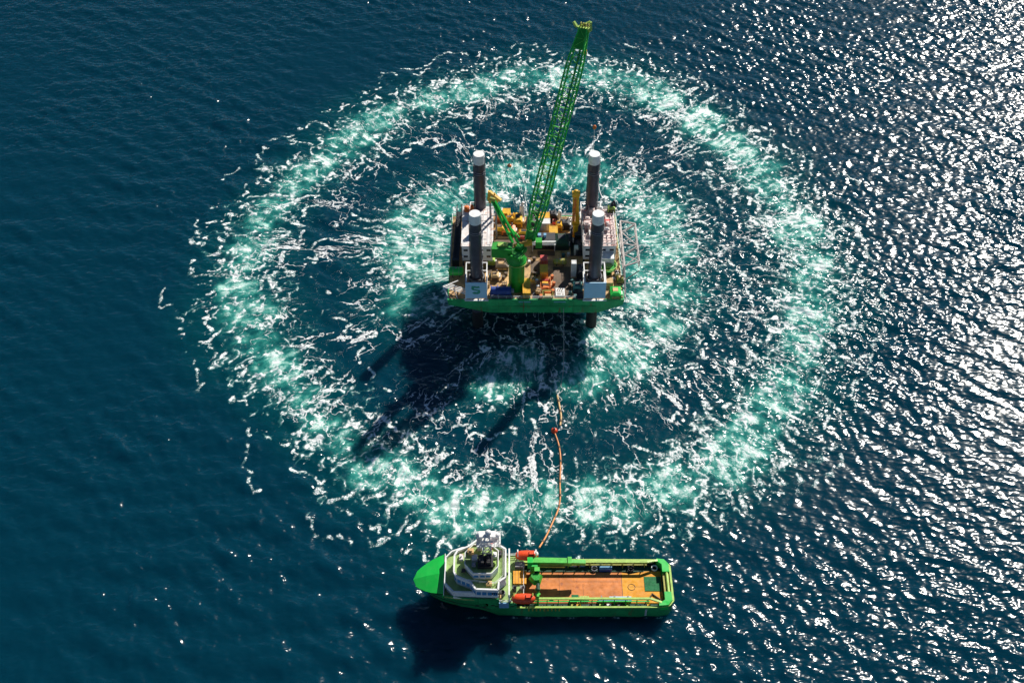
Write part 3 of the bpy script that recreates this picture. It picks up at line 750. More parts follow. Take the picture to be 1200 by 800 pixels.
# solid plating near both ends and a walkway up the boom
wk = MB()
for i in range(1, N):
    c0 = (secs[i][0]*.72 + secs[i][1]*.28); c1 = (secs[i+1][0]*.72 + secs[i+1][1]*.28)
    wk.bar(c0 + bn*.2, c1 + bn*.2, .55, .05)
wk.build('boom_walkway', 'crane_green', boom)
for i0, i1 in ((0, 1), (N-2, N)):
    pl = MB()
    for k in range(4): pl.add([secs[i0][k], secs[i0][(k+1) % 4], secs[i1][(k+1) % 4], secs[i1][k]], [(0, 1, 2, 3)])
    pl.build('boom_plating', 'crane_green', boom)
hd = MB(); T0 = tip
hd.bar(T0 - side*2.0 - bn*.2, T0 + side*1.9 + bn*.3, 1.1, 1.0)
hd.bar(T0 - side*2.2, T0 - side*1.8 + bd*2.2 - bn*1.0, .6); hd.bar(T0 + side*1.8, T0 - side*1.0 + bd*2.4 + bn, .5); hd.bar(T0 + side*2.2, T0 + side*3.4 - bn*.6 + bd*1.2, .7)
hdo = hd.build('boom_head', 'lime_light', crane)
sh = MB()
for s_ in (-1.3, -.5, .3, 1.1): sh.tube(T0 + side*s_ + bd*1.0, T0 + side*(s_ + .25) + bd*1.0, .7, 18)
sh.build('sheave', 'olive', hdo)
# back mast (gantry) leaning away from the boom
gt = at(577.5, 234, 40.4); gb = at(605, 286, ZS + 2.5)
g = MB()
for s_ in (-.75, .75): g.bar(gb + side*s_*1.5, gt + side*s_*.6, .62, .7)
for t in (.25, .5, .75): 
    p = gb.lerp(gt, t); g.bar(p - side*(1.1 - .6*t), p + side*(1.1 - .6*t), .3)
g.bar(gb + Vector((1.0, 2.4, .5)), gb.lerp(gt, .55), .3)
gm = g.build('back_mast', 'boom_green', crane)
g = MB().tube(gt - side*.9, gt + side*.9, .6, 14); g.build('mast_sheave', 'olive', gm)
ro = MB()
for s_ in (-.5, .5): ro.tube(gt + side*s_, tip + side*s_*2 - bd*2, .035, 5)
ro.build('luffing_ropes', 'rope', crane)
hk = MB(); hp = tip + bd*1.0 + dirx*1.2
for s_ in (-.25, .25): hk.tube(hp + side*s_, hp + side*s_ - Vector((0, 0, 9)), .05, 5)
hk.cbox(hp.x, hp.y, hp.z - 10.2, 1.0, .7, 1.4); hk.tube(hp - Vector((0, 0, 10.2)), hp - Vector((0, 0, 11.2)), .2, 8)
hk.build('hook_block', 'yellow', crane)

# ------------------------------------------------------------------ deck cargo and machines
def container(name, px, pyf, w, d, h, mat, label, cat='container', z=ZD + .03, rz=0.0, group=None, frame='dark'):
    """box with corrugated sides, corner posts, door bars; px, pyf = middle of its near bottom edge"""
    p = at(px, pyf, z); x, y = p.x, p.y + d/2
    t = thing(name, label, cat, (x, y, z), group)
    b = MB().box(x - w/2 + .06, x + w/2 - .06, y - d/2 + .06, y + d/2 - .06, z + .1, z + h - .05)
    m = int(d/.5)
    for k in range(m):
        yy = y - d/2 + d*(k + .5)/m
        for s_ in (-1, 1): b.box(x + s_*(w/2 - .06) - .04, x + s_*(w/2 - .06) + .04, yy - .12, yy + .12, z + .25, z + h - .25)
        b.box(x - w/2 + .2, x + w/2 - .2, yy - .12, yy + .12, z + h - .06, z + h - .01)
    b.build('body', mat, t)
    f = MB()
    for sx in (-1, 1):
        for sy in (-1, 1): f.cbox(x + sx*(w/2 - .08), y + sy*(d/2 - .08), z, .18, .18, h)
        for zz in (z, z + h - .14): f.box(x + sx*(w/2 - .08) - .07, x + sx*(w/2 - .08) + .07, y - d/2 + .1, y + d/2 - .1, zz, zz + .16)
    for sy in (-1, 1):
        for zz in (z, z + h - .14): f.box(x - w/2 + .1, x + w/2 - .1, y + sy*(d/2 - .08) - .07, y + sy*(d/2 - .08) + .07, zz, zz + .16)
    f.build('corner_frame', frame if frame != 'dark' else mat, t)
    dr = MB()
    for sx in (-.25, .25): dr.box(x + sx*w - w*.22, x + sx*w + w*.22, y - d/2 - .0, y - d/2 + .07, z + .2, z + h - .2)
    dd = dr.build('door', mat, t)
    bb = MB()
    for sx in (-.35, -.12, .12, .35): bb.tube((x + sx*w, y - d/2 - .06, z + .2), (x + sx*w, y - d/2 - .06, z + h - .2), .04, 6)
    bb.build('lock_bar', 'grey', dd)
    return t
def machine(name, px, pyf, w, d, h, mat, label, cat, top='dark', exhaust=True, z=ZD + .03, group=None):
    """enclosed machine on a skid: housing, sloped hood, grille, exhaust, control box"""
    p = at(px, pyf, z); x, y = p.x, p.y + d/2
    t = thing(name, label, cat, (x, y, z), group)
    MB().box(x - w/2, x + w/2, y - d/2, y + d/2, z, z + .3).build('skid', 'dark', t)
    b = MB().prism([(x - w/2 + .1, y - d/2 + .15), (x + w/2 - .1, y - d/2 + .15), (x + w/2 - .1, y + d/2 - .15), (x - w/2 + .1, y + d/2 - .15)], z + .3, z + h*.8)
    q = .25*min(w, d)
    b.prism([(x - w/2 + .1, y - d/2 + .15), (x + w/2 - .1, y - d/2 + .15), (x + w/2 - .1, y + d/2 - .15), (x - w/2 + .1, y + d/2 - .15)], z + h*.8, z + h,
            [(x - w/2 + q, y - d/2 + q), (x + w/2 - q, y - d/2 + q), (x + w/2 - q, y + d/2 - q), (x - w/2 + q, y + d/2 - q)])
    b.build('housing', mat, t)
    g = MB()
    for k in range(5): g.box(x - w*.36, x + w*.36, y - d/2 + .06, y - d/2 + .16, z + .5 + k*h*.09, z + .58 + k*h*.09)
    g.box(x - w*.25, x + w*.2, y - d*.15, y + d*.2, z + h - .02, z + h + .12)
    g.build('grille', top, t)
    if exhaust:
        e = MB().tube((x + w*.25, y + d*.2, z + h*.8), (x + w*.25, y + d*.2, z + h + .9), .16, 10); e.build('exhaust', 'grey', t)
    c = MB().box(x + w/2 - .02, x + w/2 + .35, y - d*.2, y + d*.15, z + .6, z + h*.6).build('control_box', 'white', t)
    return t
def tank(name, px, pyf, length, r, mat, label, cat='tank', z=ZD + .03, along='x', lift=.35):
    p = at(px, pyf, z); x, y = p.x, p.y + r
    t = thing(name, label, cat, (x, y, z))
    zz = z + lift + r; ax = Vector((1, 0, 0)) if along == 'x' else Vector((0, 1, 0)); c = Vector((x, y, zz))
    b = MB().tube(c - ax*length/2, c + ax*length/2, r, 22)
    b.tube(c - ax*(length/2 + r*.35), c - ax*length/2, r*.55, 22, r, True); b.tube(c + ax*length/2, c + ax*(length/2 + r*.35), r, 22, r*.55)
    bo = b.build('shell', mat, t)
    for k in (-.3, .3):
        s_ = MB(); q = c + ax*length*k; o_ = Vector((ax.y, ax.x, 0))
        s_.box(q.x - max(.12, abs(o_.x)*r*.8), q.x + max(.12, abs(o_.x)*r*.8), q.y - max(.12, abs(o_.y)*r*.8), q.y + max(.12, abs(o_.y)*r*.8), z, zz - r*.6)
        s_.build('saddle', 'dark', t)
    h_ = MB().tube(c + Vector((0, 0, r - .05)), c + Vector((0, 0, r + .25)), .3, 12); h_.build('hatch', 'grey', t)
    for k in (-.25, .25):
        q = c + ax*length*k; MB().tube(q - ax*.06, q + ax*.06, r + .03, 22).build('strap', 'grey', bo)
    return t
def winch(name, px, pyf, w, r, drum, frame, label, cat='winch', z=ZD + .03):
    p = at(px, pyf, z); x, y = p.x, p.y + r + .3
    t = thing(name, label, cat, (x, y, z))
    zz = z + r + .35
    MB().tube((x - w/2 + .3, y, zz), (x + w/2 - .3, y, zz), r*.72, 24).build('drum', drum, t)
    for k in (-.5, -.17, .17, .5):
        q = k*(w - .5); MB().tube((x + q - .09, y, zz), (x + q + .09, y, zz), r, 24).build('flange', drum, t)
    b = MB().box(x - w/2, x + w/2, y - r, y + r, z, z + .25)
    for k in (-.5, .5):
        q = k*(w - .1); b.bar((x + q, y - r, z + .2), (x + q, y, zz), .25); b.bar((x + q, y + r, z + .2), (x + q, y, zz), .25)
    b.build('bed_frame', frame, t)
    MB().tube((x + w/2 - .1, y, zz), (x + w/2 + .7, y, zz), r*.4, 16).build('motor', 'grey', t)
    return t
def basket(name, px, pyf, w, d, h, mat, label, fill, z=ZD + .03):
    """open cargo basket with a load in it"""
    p = at(px, pyf, z); x, y = p.x, p.y + d/2
    t = thing(name, label, 'cargo basket', (x, y, z))
    b = MB().box(x - w/2, x + w/2, y - d/2, y + d/2, z, z + .15)
    for sx in (-1, 1):
        for k in range(int(d/1.0) + 1): b.cbox(x + sx*w/2, y - d/2 + k*d/int(d/1.0), z, .14, .14, h)
        for zz in (h*.35, h*.68, h): b.bar((x + sx*w/2, y - d/2, z + zz), (x + sx*w/2, y + d/2, z + zz), .14)
    for sy in (-1, 1):
        for zz in (h*.35, h*.68, h): b.bar((x - w/2, y + sy*d/2, z + zz), (x + w/2, y + sy*d/2, z + zz), .14)
    b.build('frame', mat, t)
    rr = random.Random(px)
    for k, fm in enumerate(fill):
        yy = y - d/2 + d*(k + .5)/len(fill); q = MB()
        if k % 2: q.tube((x - w*.32, yy, z + .6), (x + w*.32, yy, z + .6), .45, 12)
        else: q.cbox(x + rr.uniform(-.2, .2), yy, z + .15, w*.62, d/len(fill)*.7, rr.uniform(.7, 1.3), rr.uniform(-.3, .3))
        q.build('load', fm, t)
    return t

winch('mooring_winch', 587, 352, 6.4, 1.75, 'blue', 'dark', 'wide blue drum winch at the front edge of the barge deck')
t = tank('fuel_tank', 534.5, 326, 3.6, 1.35, 'cover_green', 'bright green horizontal tank at the left edge of the barge', z=ZD + .6)
container('shipping_container', 617, 350.5, 2.3, 6.6, 2.5, 'yellow', 'long yellow container right of the green crane pedestal near the barge edge')
container('shipping_container', 637.5, 326.5, 2.3, 3.6, 2.6, 'yellow', 'short bright yellow container between the coral box and the orange basket')
container('tool_container', 637.3, 312.5, 2.2, 2.6, 2.5, 'red', 'small coral red tool container behind the short yellow container')
basket('cargo_basket', 639.5, 340.5, 3.0, 4.4, 1.3, 'orange', 'orange open cargo basket of mixed gear in front of the yellow container', ['orange', 'brown', 'yellow', 'red'])
basket('cargo_basket', 642, 350, 3.0, 2.6, 1.1, 'olive', 'sand coloured low cargo basket at the front deck edge beside brown plate', ['hose_pale', 'orange'])
tank('storage_tank', 656, 312.5, 3.5, .95, 'olive', 'olive yellow horizontal tank at the rear end of the brown deck plate')
a = at(656.6, 347.2, ZD + .16)
t = thing('marked_pallet', 'white flat pallet with dark stroke marks at the front of the brown deck plate', 'pallet', (a.x, a.y + 1.6, ZD + .16))
MB().box(a.x - 1.35, a.x + 1.35, a.y, a.y + 3.3, ZD + .17, ZD + .5).build('top_board', 'white', t)
k = MB()
for q in (-1.0, -.35, .3): k.bar((a.x + q, a.y + 1.9, ZD + .51), (a.x + q + .55, a.y + 3.0, ZD + .51), .3, .04)
k.box(a.x - 1.0, a.x + .2, a.y + .4, a.y + .75, ZD + .49, ZD + .53); k.box(a.x + .45, a.x + 1.05, a.y + .3, a.y + .7, ZD + .49, ZD + .53); k.box(a.x - 1.0, a.x + 1.05, a.y + 1.25, a.y + 1.5, ZD + .49, ZD + .53)
k.build('stroke_marks', 'brown', t)
container('tall_cabinet', 672, 324.5, 1.5, 1.7, 5.4, 'white', 'tall narrow white cabinet beside the brown deck plate', 'cabinet')
container('tall_cabinet', 675, 299.5, 1.2, 1.5, 3.0, 'white', 'smaller narrow white cabinet behind the tall one', 'cabinet')
machine('hydraulic_power_unit', 677, 343, 3.0, 3.2, 2.2, 'teal', 'dark teal power unit left of the plain pale screen panel', 'power unit')
machine('hydraulic_power_unit', 680, 327, 2.2, 4.4, 2.6, 'black', 'black power unit between the tall white cabinet and right front leg', 'power unit')
machine('diesel_generator', 679, 300, 2.4, 5.0, 2.8, 'black', 'black generator beside the smaller white cabinet', 'generator')
machine('diesel_generator', 678, 282, 2.6, 5.4, 2.6, 'dark', 'dark grey generator at the foot of the yellow crane post', 'generator')
machine('mud_pump', 658, 293.5, 4.6, 5.0, 3.4, 'dark_green', 'dark green hooded pump behind the olive tank', 'pump', top='black')
machine('air_compressor', 662, 270, 3.2, 3.4, 2.4, 'black', 'black compressor behind the dark green pump', 'compressor')
# black control cabin with white roof edges and a walkway
p = at(637, 292.5, ZD); 
t = thing('control_cabin', 'long black control cabin with white edged walkway in mid barge deck', 'cabin', (p.x, p.y + 2, ZD))
MB().box(p.x - 3.6, p.x + 3.6, p.y, p.y + 4.4, ZD + .03, ZD + 3.2).build('walls', 'black', t)
MB().box(p.x - 3.75, p.x + 3.75, p.y - .9, p.y - .1, ZD + 2.5, ZD + 2.7).box(p.x - 3.75, p.x + 3.75, p.y - .1, p.y + .25, ZD + 3.2, ZD + 3.4).build('walkway', 'white', t)
MB().rail([(p.x - 3.7, p.y - .85, ZD + 2.7), (p.x + 3.7, p.y - .85, ZD + 2.7)], 1.1, 1.2, .06).build('walkway_railing', 'white', t)
k = MB()
for q in range(6): k.box(p.x - 3.1 + q*1.1, p.x - 2.4 + q*1.1, p.y - .05, p.y + .02, ZD + 1.0, ZD + 1.9)
k.build('window', 'glass', t)
k = MB().cbox(p.x - 1.3, p.y + 2.6, ZD + 3.2, 1.0, 1.2, .9).cbox(p.x + .4, p.y + 2.4, ZD + 3.2, .8, 1.0, 1.1); k.build('roof_unit', 'light_blue', t)
k = MB()
for s_ in (-3.4, 3.4): k.bar((p.x + s_, p.y - .8, ZD), (p.x + s_, p.y - .8, ZD + 2.5), .2)
k.build('support_post', 'white', t)
container('deck_cabin', 638, 270.5, 3.6, 2.6, 3.0, 'white', 'small white roofed cabin behind the black control cabin', 'cabin')
container('shipping_container', 648.5, 281.5, 2.7, 3.4, 3.0, 'yellow', 'square yellow container right of the black control cabin')
container('shipping_container', 637.5, 262.5, 3.6, 2.8, 2.6, 'yellow', 'yellow container behind the small white roofed cabin')
container('shipping_container', 593.5, 257.5, 2.6, 2.6, 2.6, 'yellow', 'small yellow container right of the leaning green mast at the rear deck')
machine('winch_unit', 586, 276, 3.2, 3.0, 2.6, 'yellow', 'yellow winch housing beside the twin grey posts', 'winch', top='brown')
machine('winch_unit', 596, 277, 4.6, 4.0, 2.2, 'orange', 'broad orange winch housing below the leaning green mast', 'winch', top='brown')
machine('piling_hammer', 607, 268, 3.0, 5.0, 3.0, 'yellow', 'yellow machine housing left of the boom foot at the rear deck', 'machine', top='black')
winch('hose_reel', 600, 262, 3.4, 1.3, 'yellow', 'brown', 'yellow hose reel between two yellow machines at the rear deck', 'hose reel')
machine('diesel_generator', 622, 268, 3.0, 4.0, 2.4, 'dark', 'dark generator with white box right of the boom foot', 'generator')
machine('winch_unit', 588, 318, 4.0, 3.2, 2.0, 'brown', 'brown winch housing left of the crane pedestal', 'winch', top='deck')
machine('anchor_windlass', 580, 330, 2.6, 3.0, 2.0, 'hose_pale', 'sand coloured windlass behind the blue drum winch', 'windlass', top='brown')
machine('anchor_windlass', 576, 312, 2.4, 3.0, 2.2, 'lime_light', 'lime yellow windlass at the foot of the left front jack tower', 'windlass', top='olive')
p = at(655.5, 257, ZD)
t = thing('gas_bottle', 'upright white gas bottle at the rear rim of the deck', 'gas bottle', (p.x, p.y, ZD))
MB().lathe(p.x, p.y, [(.62, ZD + .2), (.65, ZD + .5), (.65, ZD + 3.2), (.4, ZD + 3.7), (.1, ZD + 3.8)], 18).build('shell', 'white', t)
MB().cbox(p.x, p.y, ZD + .03, 1.6, 1.6, .2).build('base_plate', 'dark', t)
p = at(611.5, 257, ZD)
t = thing('exhaust_stack', 'tall white exhaust stack at the rear rim left of the boom', 'exhaust stack', (p.x, p.y, ZD))
MB().tube((p.x, p.y, ZD), (p.x, p.y, ZD + 5.8), .95, 16, .7).build('stack', 'white', t)
MB().tube((p.x, p.y, ZD + 5.8), (p.x + .5, p.y + .2, ZD + 6.9), .45, 12).build('outlet_pipe', 'white_stained', t)
# green round reel platform at the right edge
p = at(712, 312, ZD + 2.5)
t = thing('umbilical_reel', 'lime green round reel lying flat at the right deck edge', 'reel', (p.x, p.y, ZD))
MB().lathe(p.x, p.y, [(1.5, ZD), (1.5, ZD + 2.4), (2.7, ZD + 2.45), (2.7, ZD + 2.6)], 28).build('turntable', 'crane_green', t)
k = MB().ring(p.x, p.y, ZD + 3.2, 2.75, .16)
for q in range(10): k.bar((p.x + 2.75*math.cos(q*.628), p.y + 2.75*math.sin(q*.628), ZD + 2.5), (p.x + 2.75*math.cos(q*.628), p.y + 2.75*math.sin(q*.628), ZD + 3.2), .14)
k.build('rim_rail', 'lime_light', t)
MB().lathe(p.x, p.y, [(1.3, ZD + 2.6), (1.3, ZD + 3.4), (.5, ZD + 3.6)], 20).build('hub', 'lime', t)
machine('anchor_winch', 721.5, 352, 3.4, 4.2, 2.4, 'cover_green', 'bright green winch housing at the right front corner of the barge', 'winch', top='hose_pale', exhaust=False)
container('cargo_box', 714, 336, 2.2, 2.4, 1.6, 'hose_pale', 'sand coloured cargo box behind the bright green corner winch', 'box')
machine('anchor_winch', 727, 333, 2.2, 2.6, 1.8, 'olive', 'olive yellow winch under the end of the white side truss', 'winch', top='hose_pale', exhaust=False)

# yellow upright crane by the right block
p = at(674, 277, ZD); pt = at(672, 229, 32.3)
t = thing('pedestal_crane', 'yellow crane folded upright beside the right accommodation block', 'crane', (p.x, p.y, ZD))
MB().lathe(p.x, p.y, [(1.0, ZD), (.8, ZD + .5), (.8, ZD + 4.5), (1.05, ZD + 4.8), (1.05, ZD + 5.4)], 18).build('pedestal', 'yellow', t)
e1 = Vector((p.x - .1, p.y, ZD + 5.0)); e2 = Vector((p.x - .3, p.y + 1.0, 32.3)); 
MB().bar(e1 + Vector((.5, 0, 0)), e2 + Vector((.4, 0, 0)), 1.1, 1.2).bar(e1 - Vector((.7, 0, 0)), e2 - Vector((.5, 0, 0)), .8, 1.0).build('main_jib', 'yellow', t)
MB().bar(e2, e2 + Vector((-.6, -2.2, -9)), .7, .7).build('folded_jib', 'orange', t)
MB().tube(e1 + Vector((1.1, .2, 0)), e1.lerp(e2, .6) + Vector((.6, .2, 0)), .25, 10).build('lift_cylinder', 'olive', t)
MB().tube(e2 - Vector((1.2, 0, 0)), e2 + Vector((1.2, 0, 0)), .95, 16).sphere(e2 + Vector((0, 0, .6)), .9, 10).build('jib_head', 'yellow', t)
# twin grey posts with a yellow head by the left block
p = at(579, 291, ZD); q = at(572.5, 236, 34.4); y_ = p.y + 5
t = thing('boom_rest', 'twin pale posts with a yellow cradle head beside the left accommodation block', 'boom rest', (p.x, y_, ZD))
for s_ in (-.9, .9): MB().bar((p.x + s_ - .2, y_, ZD), (p.x + s_ - .2, y_, ZD + 14.7), .55).build('post', 'grey', t)
k = MB()
for z in (19, 22, 25, 28): k.bar((p.x - 1.1, y_, z), (p.x + .7, y_, z), .25)
k.build('rung', 'grey', t)
k = MB().bar((p.x - 1.6, y_, ZD + 15.0), (p.x + 1.3, y_, ZD + 15.0), 1.2, .9); k.bar((p.x - 1.5, y_, ZD + 15.2), (p.x - 1.2, y_ + .4, ZD + 18.4), 1.0, .8); k.bar((p.x + 1.1, y_, ZD + 15.2), (p.x + .1, y_, ZD + 17.8), .8, .6); k.bar((p.x - 1.4, y_ + .4, ZD + 18.2), (p.x + 2.2, y_ - 1, ZD + 15.8), .9)
k.build('cradle_head', 'yellow', t)
# dark stowed gangway at the left side
a = Vector((-17.2, 270.9, ZD + .1)); b = Vector((-16.6, 293.3, ZD + 3.0))
t = thing('stowed_gangway', 'long black gangway stowed along the left side of the barge', 'gangway', (-17, 281, ZD))
k = MB()
for s_ in (-.7, .7):
    o_ = Vector((s_, 0, 0)); k.bar(a + o_ + Vector((0, 0, 3.4)), b + o_ + Vector((0, 0, 3.4)), .3); k.bar(a + o_ + Vector((0, 0, .4)), b + o_ + Vector((0, 0, .4)), .3)
    for q in range(12):
        c0 = a.lerp(b, q/12) + o_; c1 = a.lerp(b, (q+1)/12) + o_
        k.bar(c0 + Vector((0, 0, .4)), c1 + Vector((0, 0, 3.4)), .16); k.bar(c0 + Vector((0, 0, .4)), c0 + Vector((0, 0, 3.4)), .16)
k.build('side_truss', 'black', t)
MB().bar(a + Vector((0, 0, .5)), b + Vector((0, 0, .5)), 1.4, .15).build('walkway', 'black', t)
k = MB()
for c in (a, b): k.box(c.x - .9, c.x + .9, c.y - .3, c.y + .3, ZD, c.z + .3)
k.build('stand', 'dark', t)
MB().box(-18.2, -16.2, 269.8, 270.8, ZD, ZD + 4.2).build('end_tower', 'black', t)
# the right block's black radar drum and lime boxes at the rear
p = at(719, 249, ZR + .2)
machine('ventilation_unit', 716.5, 250, 2.4, 2.2, 2.0, 'lime_light', 'lime green ventilation unit on the rear of the right block roof', 'ventilation unit', z=ZR + .25)
t = thing('radar_drum', 'black conical cover behind the right rear leg', 'cover', (p.x, p.y + 1, ZR + .2))
MB().lathe(p.x, p.y + 1.6, [(1.0, ZR + .2), (1.0, ZR + 1.9), (.35, ZR + 3.5), (.1, ZR + 3.7)], 16).build('cover', 'black', t)
MB().ring(p.x, p.y + 1.6, ZR + .45, 1.05, .12).build('base_ring', 'grey', t)

# drums, crates and painted dark patches on the deck
rr = random.Random(21)
def drum_proto(mat, label, x, y):
    t = thing('steel_drum', label, 'drum', (x, y, ZD + .03), 'steel drums on the barge deck')
    MB().lathe(x, y, [(.5, ZD + .03), (.5, ZD + 1.2), (.46, ZD + 1.24)], 14).build('shell', mat, t)
    m = MB()
    for z in (.4, .8, 1.2): m.ring(x, y, ZD + z, .5, .04, 14)
    m.build('hoop', 'dark', t); return t
spots = {'brown': [(627, 318), (625, 322), (629, 323), (590, 327), (593, 323), (588, 310), (626, 305), (668, 336), (700, 300)],
         'white_stained': [(629, 331), (585, 324), (597, 344), (630, 338), (666, 300), (719, 329), (620, 309)],
         'orange': [(634, 349), (647, 326), (649, 334), (584, 303), (592, 305), (648, 343)],
         'teal': [(674, 349), (670, 331), (660, 301), (668, 345), (575, 325)]}
words = {'brown': 'brown steel drum standing among the machines on the barge deck', 'white_stained': 'rusty white steel drum standing among the machines on the barge deck',
         'orange': 'orange steel drum standing among the machines on the barge deck', 'teal': 'teal steel drum standing among the machines on the barge deck'}
for mt, ps in spots.items():
    p0 = None
    for q in ps:
        a = at(q[0], q[1], ZD)
        if p0 is None: p0 = drum_proto(mt, words[mt], a.x, a.y)
        else: copy_thing(p0, (a.x, a.y, ZD + .03), words[mt])
def crate_proto(mat, label, x, y):
    t = thing('wooden_crate', label, 'crate', (x, y, ZD + .03), 'crates on the barge deck')
    MB().cbox(x, y, ZD + .15, 1.5, 1.5, 1.1).build('body', mat, t)
    m = MB()
    for k in (-.6, 0, .6): m.cbox(x + k, y, ZD + 1.25, .22, 1.56, .08)
    m.cbox(x, y, ZD + 1.25, 1.56, .2, .09)
    m.build('lid_batten', 'brown', t); return t
cs = {'hose_pale': [(591, 335), (625, 329), (582, 296), (655, 262), (571, 335), (631, 343), (690, 322), (703, 330)],
      'red': [(612, 279), (650, 262), (705, 318)], 'white': [(626, 272), (668, 260), (590, 268), (662, 283), (723, 322)]}
cw = {'hose_pale': 'small sand coloured crate standing loose on the barge deck', 'red': 'small red crate standing loose on the barge deck', 'white': 'small white crate standing loose on the barge deck'}
for mt, ps in cs.items():
    p0 = None
    for q in ps:
        a = at(q[0], q[1], ZD)
        if p0 is None: p0 = crate_proto(mt, cw[mt], a.x, a.y)
        else:
            c_ = copy_thing(p0, (a.x, a.y, ZD + .03), cw[mt]); c_.rotation_euler.z = rr.uniform(-.6, .6)

machine('winch_unit', 614, 279, 3.4, 2.6, 2.0, 'yellow', 'low yellow winch housing directly behind the yellow luffing cylinder', 'winch', top='black', exhaust=False)
machine('winch_unit', 597, 264, 3.0, 2.4, 2.6, 'yellow', 'square yellow winch housing above the orange winch housing', 'winch', top='brown')
machine('air_compressor', 585, 262, 2.6, 2.6, 2.4, 'orange', 'orange compressor beside the small yellow container at the rear deck', 'compressor', top='brown')
machine('diesel_generator', 655, 272, 2.2, 3.0, 2.6, 'yellow', 'yellow generator between the square yellow container and the black compressor', 'generator', top='black')
machine('air_compressor', 667, 289, 2.2, 4.0, 2.6, 'black', 'black compressor right of the dark green hooded pump', 'compressor')
machine('air_compressor', 628, 257, 3.0, 2.6, 2.2, 'dark', 'dark compressor at the rear rim right of the boom', 'compressor')
machine('air_compressor', 648, 258, 2.6, 3.0, 2.0, 'black', 'black compressor left of the upright white gas bottle', 'compressor')
machine('anchor_windlass', 586, 308, 3.0, 3.4, 1.8, 'brown', 'rust brown windlass under the green counterweight', 'windlass', top='deck')
machine('anchor_windlass', 595, 300, 3.0, 2.6, 1.6, 'hose_pale', 'sand coloured windlass behind the crane pedestal', 'windlass', top='brown')
def dark_patch(px0, py0, px1, py1, mt):
    a = at(px0, py0, ZD); b = at(px1, py1, ZD); MB().box(a.x, b.x, a.y, b.y, ZD + .03, ZD + .09).build('brown_shade_patch', mt, barge)  # deck shadows and brown patches painted as flat dark sheets
for q in ((622, 322, 632, 306, 'brown'), (575, 345, 583, 336, 'brown'), (624, 350, 634, 342, 'dark'), (586, 303, 600, 293, 'brown'), (630, 300, 650, 294, 'brown'), (672, 350, 682, 326, 'dark'), (669, 300, 683, 262, 'black'), (580, 292, 612, 280, 'brown'), (618, 262, 648, 252, 'dark'), (572, 322, 584, 300, 'brown')): dark_patch(*q)

# ------------------------------------------------------------------ supply ship (bow towards the left)
SY = 164.8                                     # keel line; y = SY + lateral
ship = thing('supply_ship', 'green offshore supply ship with a bright green bow and long orange deck', 'ship', (8, SY, 0))
def outline(z):
    """half-breadths along x at height z (0 water .. 10.4 forecastle)"""
    f = max(0.0, min(1.0, (z + 2)/12.4))
    bow = -20.2 - 4.8*f**1.2
    pts = [(bow, 0.0)]
    for q, w in ((.05, .16), (.15, .36), (.3, .58), (.5, .79), (.75, .94), (1.0, 1.0)):
        w = w**(1 - .42*f*f)
        pts.append((bow + (18.5 - 2.0*f)*q, 7.0*(w*(0.62 + .38*f) if q < .8 else w*(0.9 + .1*f))))
    pts += [(6.0, 7.1), (36.5, 6.95), (39.2, 6.5), (40.4 - .3*(1 - f), 5.2)]
    return pts
xs_ref = None
rows = []
for z in (-2.0, 0.6, 3.0, 6.1):
    rows.append([(x, w, z) for x, w in outline(z)])
def hull_top(x): return 10.2 if x < -6.2 else (8.2 if x < 0.6 else 6.1)
hb = MB()
def strip(rows):
    for sgn in (1, -1):
        for a, b in zip(rows[:-1], rows[1:]):
            n = len(a); vs = [(x, SY + sgn*w, z) for x, w, z in a] + [(x, SY + sgn*w, z) for x, w, z in b]
            fs = [(k, k+1, n+k+1, n+k) for k in range(n-1)]
            hb.add(vs, [f if sgn < 0 else tuple(reversed(f)) for f in fs], True)
strip(rows)
fo = [p for p in outline(6.1) if p[0] < -5.5]
fo2 = [p for p in outline(8.2)][:len(fo)]; fo3 = [p for p in outline(10.0)][:len(fo)]
strip([[(x, w, 6.1) for x, w in fo], [(x, w, 8.2) for x, w in fo2], [(x, w, 7.6 + 2.6*min(1, max(0, (x + 25)/7.5))) for x, w in fo3]])
# transom and bottom
a = outline(-2.0)[-1]; b = outline(6.1)[-1]
hb.add([(a[0], SY - a[1], -2), (a[0], SY + a[1], -2), (b[0], SY + b[1], 6.1), (b[0], SY - b[1], 6.1)], [(0, 1, 2, 3)])
# raised side between forecastle and cargo deck, near and far
for sgn in (1, -1):
    hb.box(fo[-1][0], 1.2, SY + sgn*7.05 - .12, SY + sgn*7.05 + .12, 6.0, 8.2)
    hb.box(fo3[-1][0], -3.2, SY + sgn*7.05 - .14, SY + sgn*7.05 + .14, 8.15, 10.2)
ship_hull = hb.build('hull', 'hull_green', ship)
m = MB()
for k in range(9):
    x = -9 + k*1.6 + (k % 3)*.3; m.box(x, x + .9, SY - 7.24, SY - 7.16, 7.2 - .5*(k % 2), 7.5 - .5*(k % 2))
m.build('fairlead', 'black', ship_hull)
an = MB().bar((-17.6, SY - 6.0, 6.6), (-17.0, SY - 6.35, 4.9), .35).bar((-17.9, SY - 5.9, 5.0), (-16.2, SY - 6.6, 5.0), .4)
an.build('anchor', 'dark', ship_hull)
for k in range(5): MB().box(33.2, 33.7, SY - 7.16, SY - 7.04, 2.6 + k*.6, 2.85 + k*.6).build('draught_mark', 'white', ship_hull)
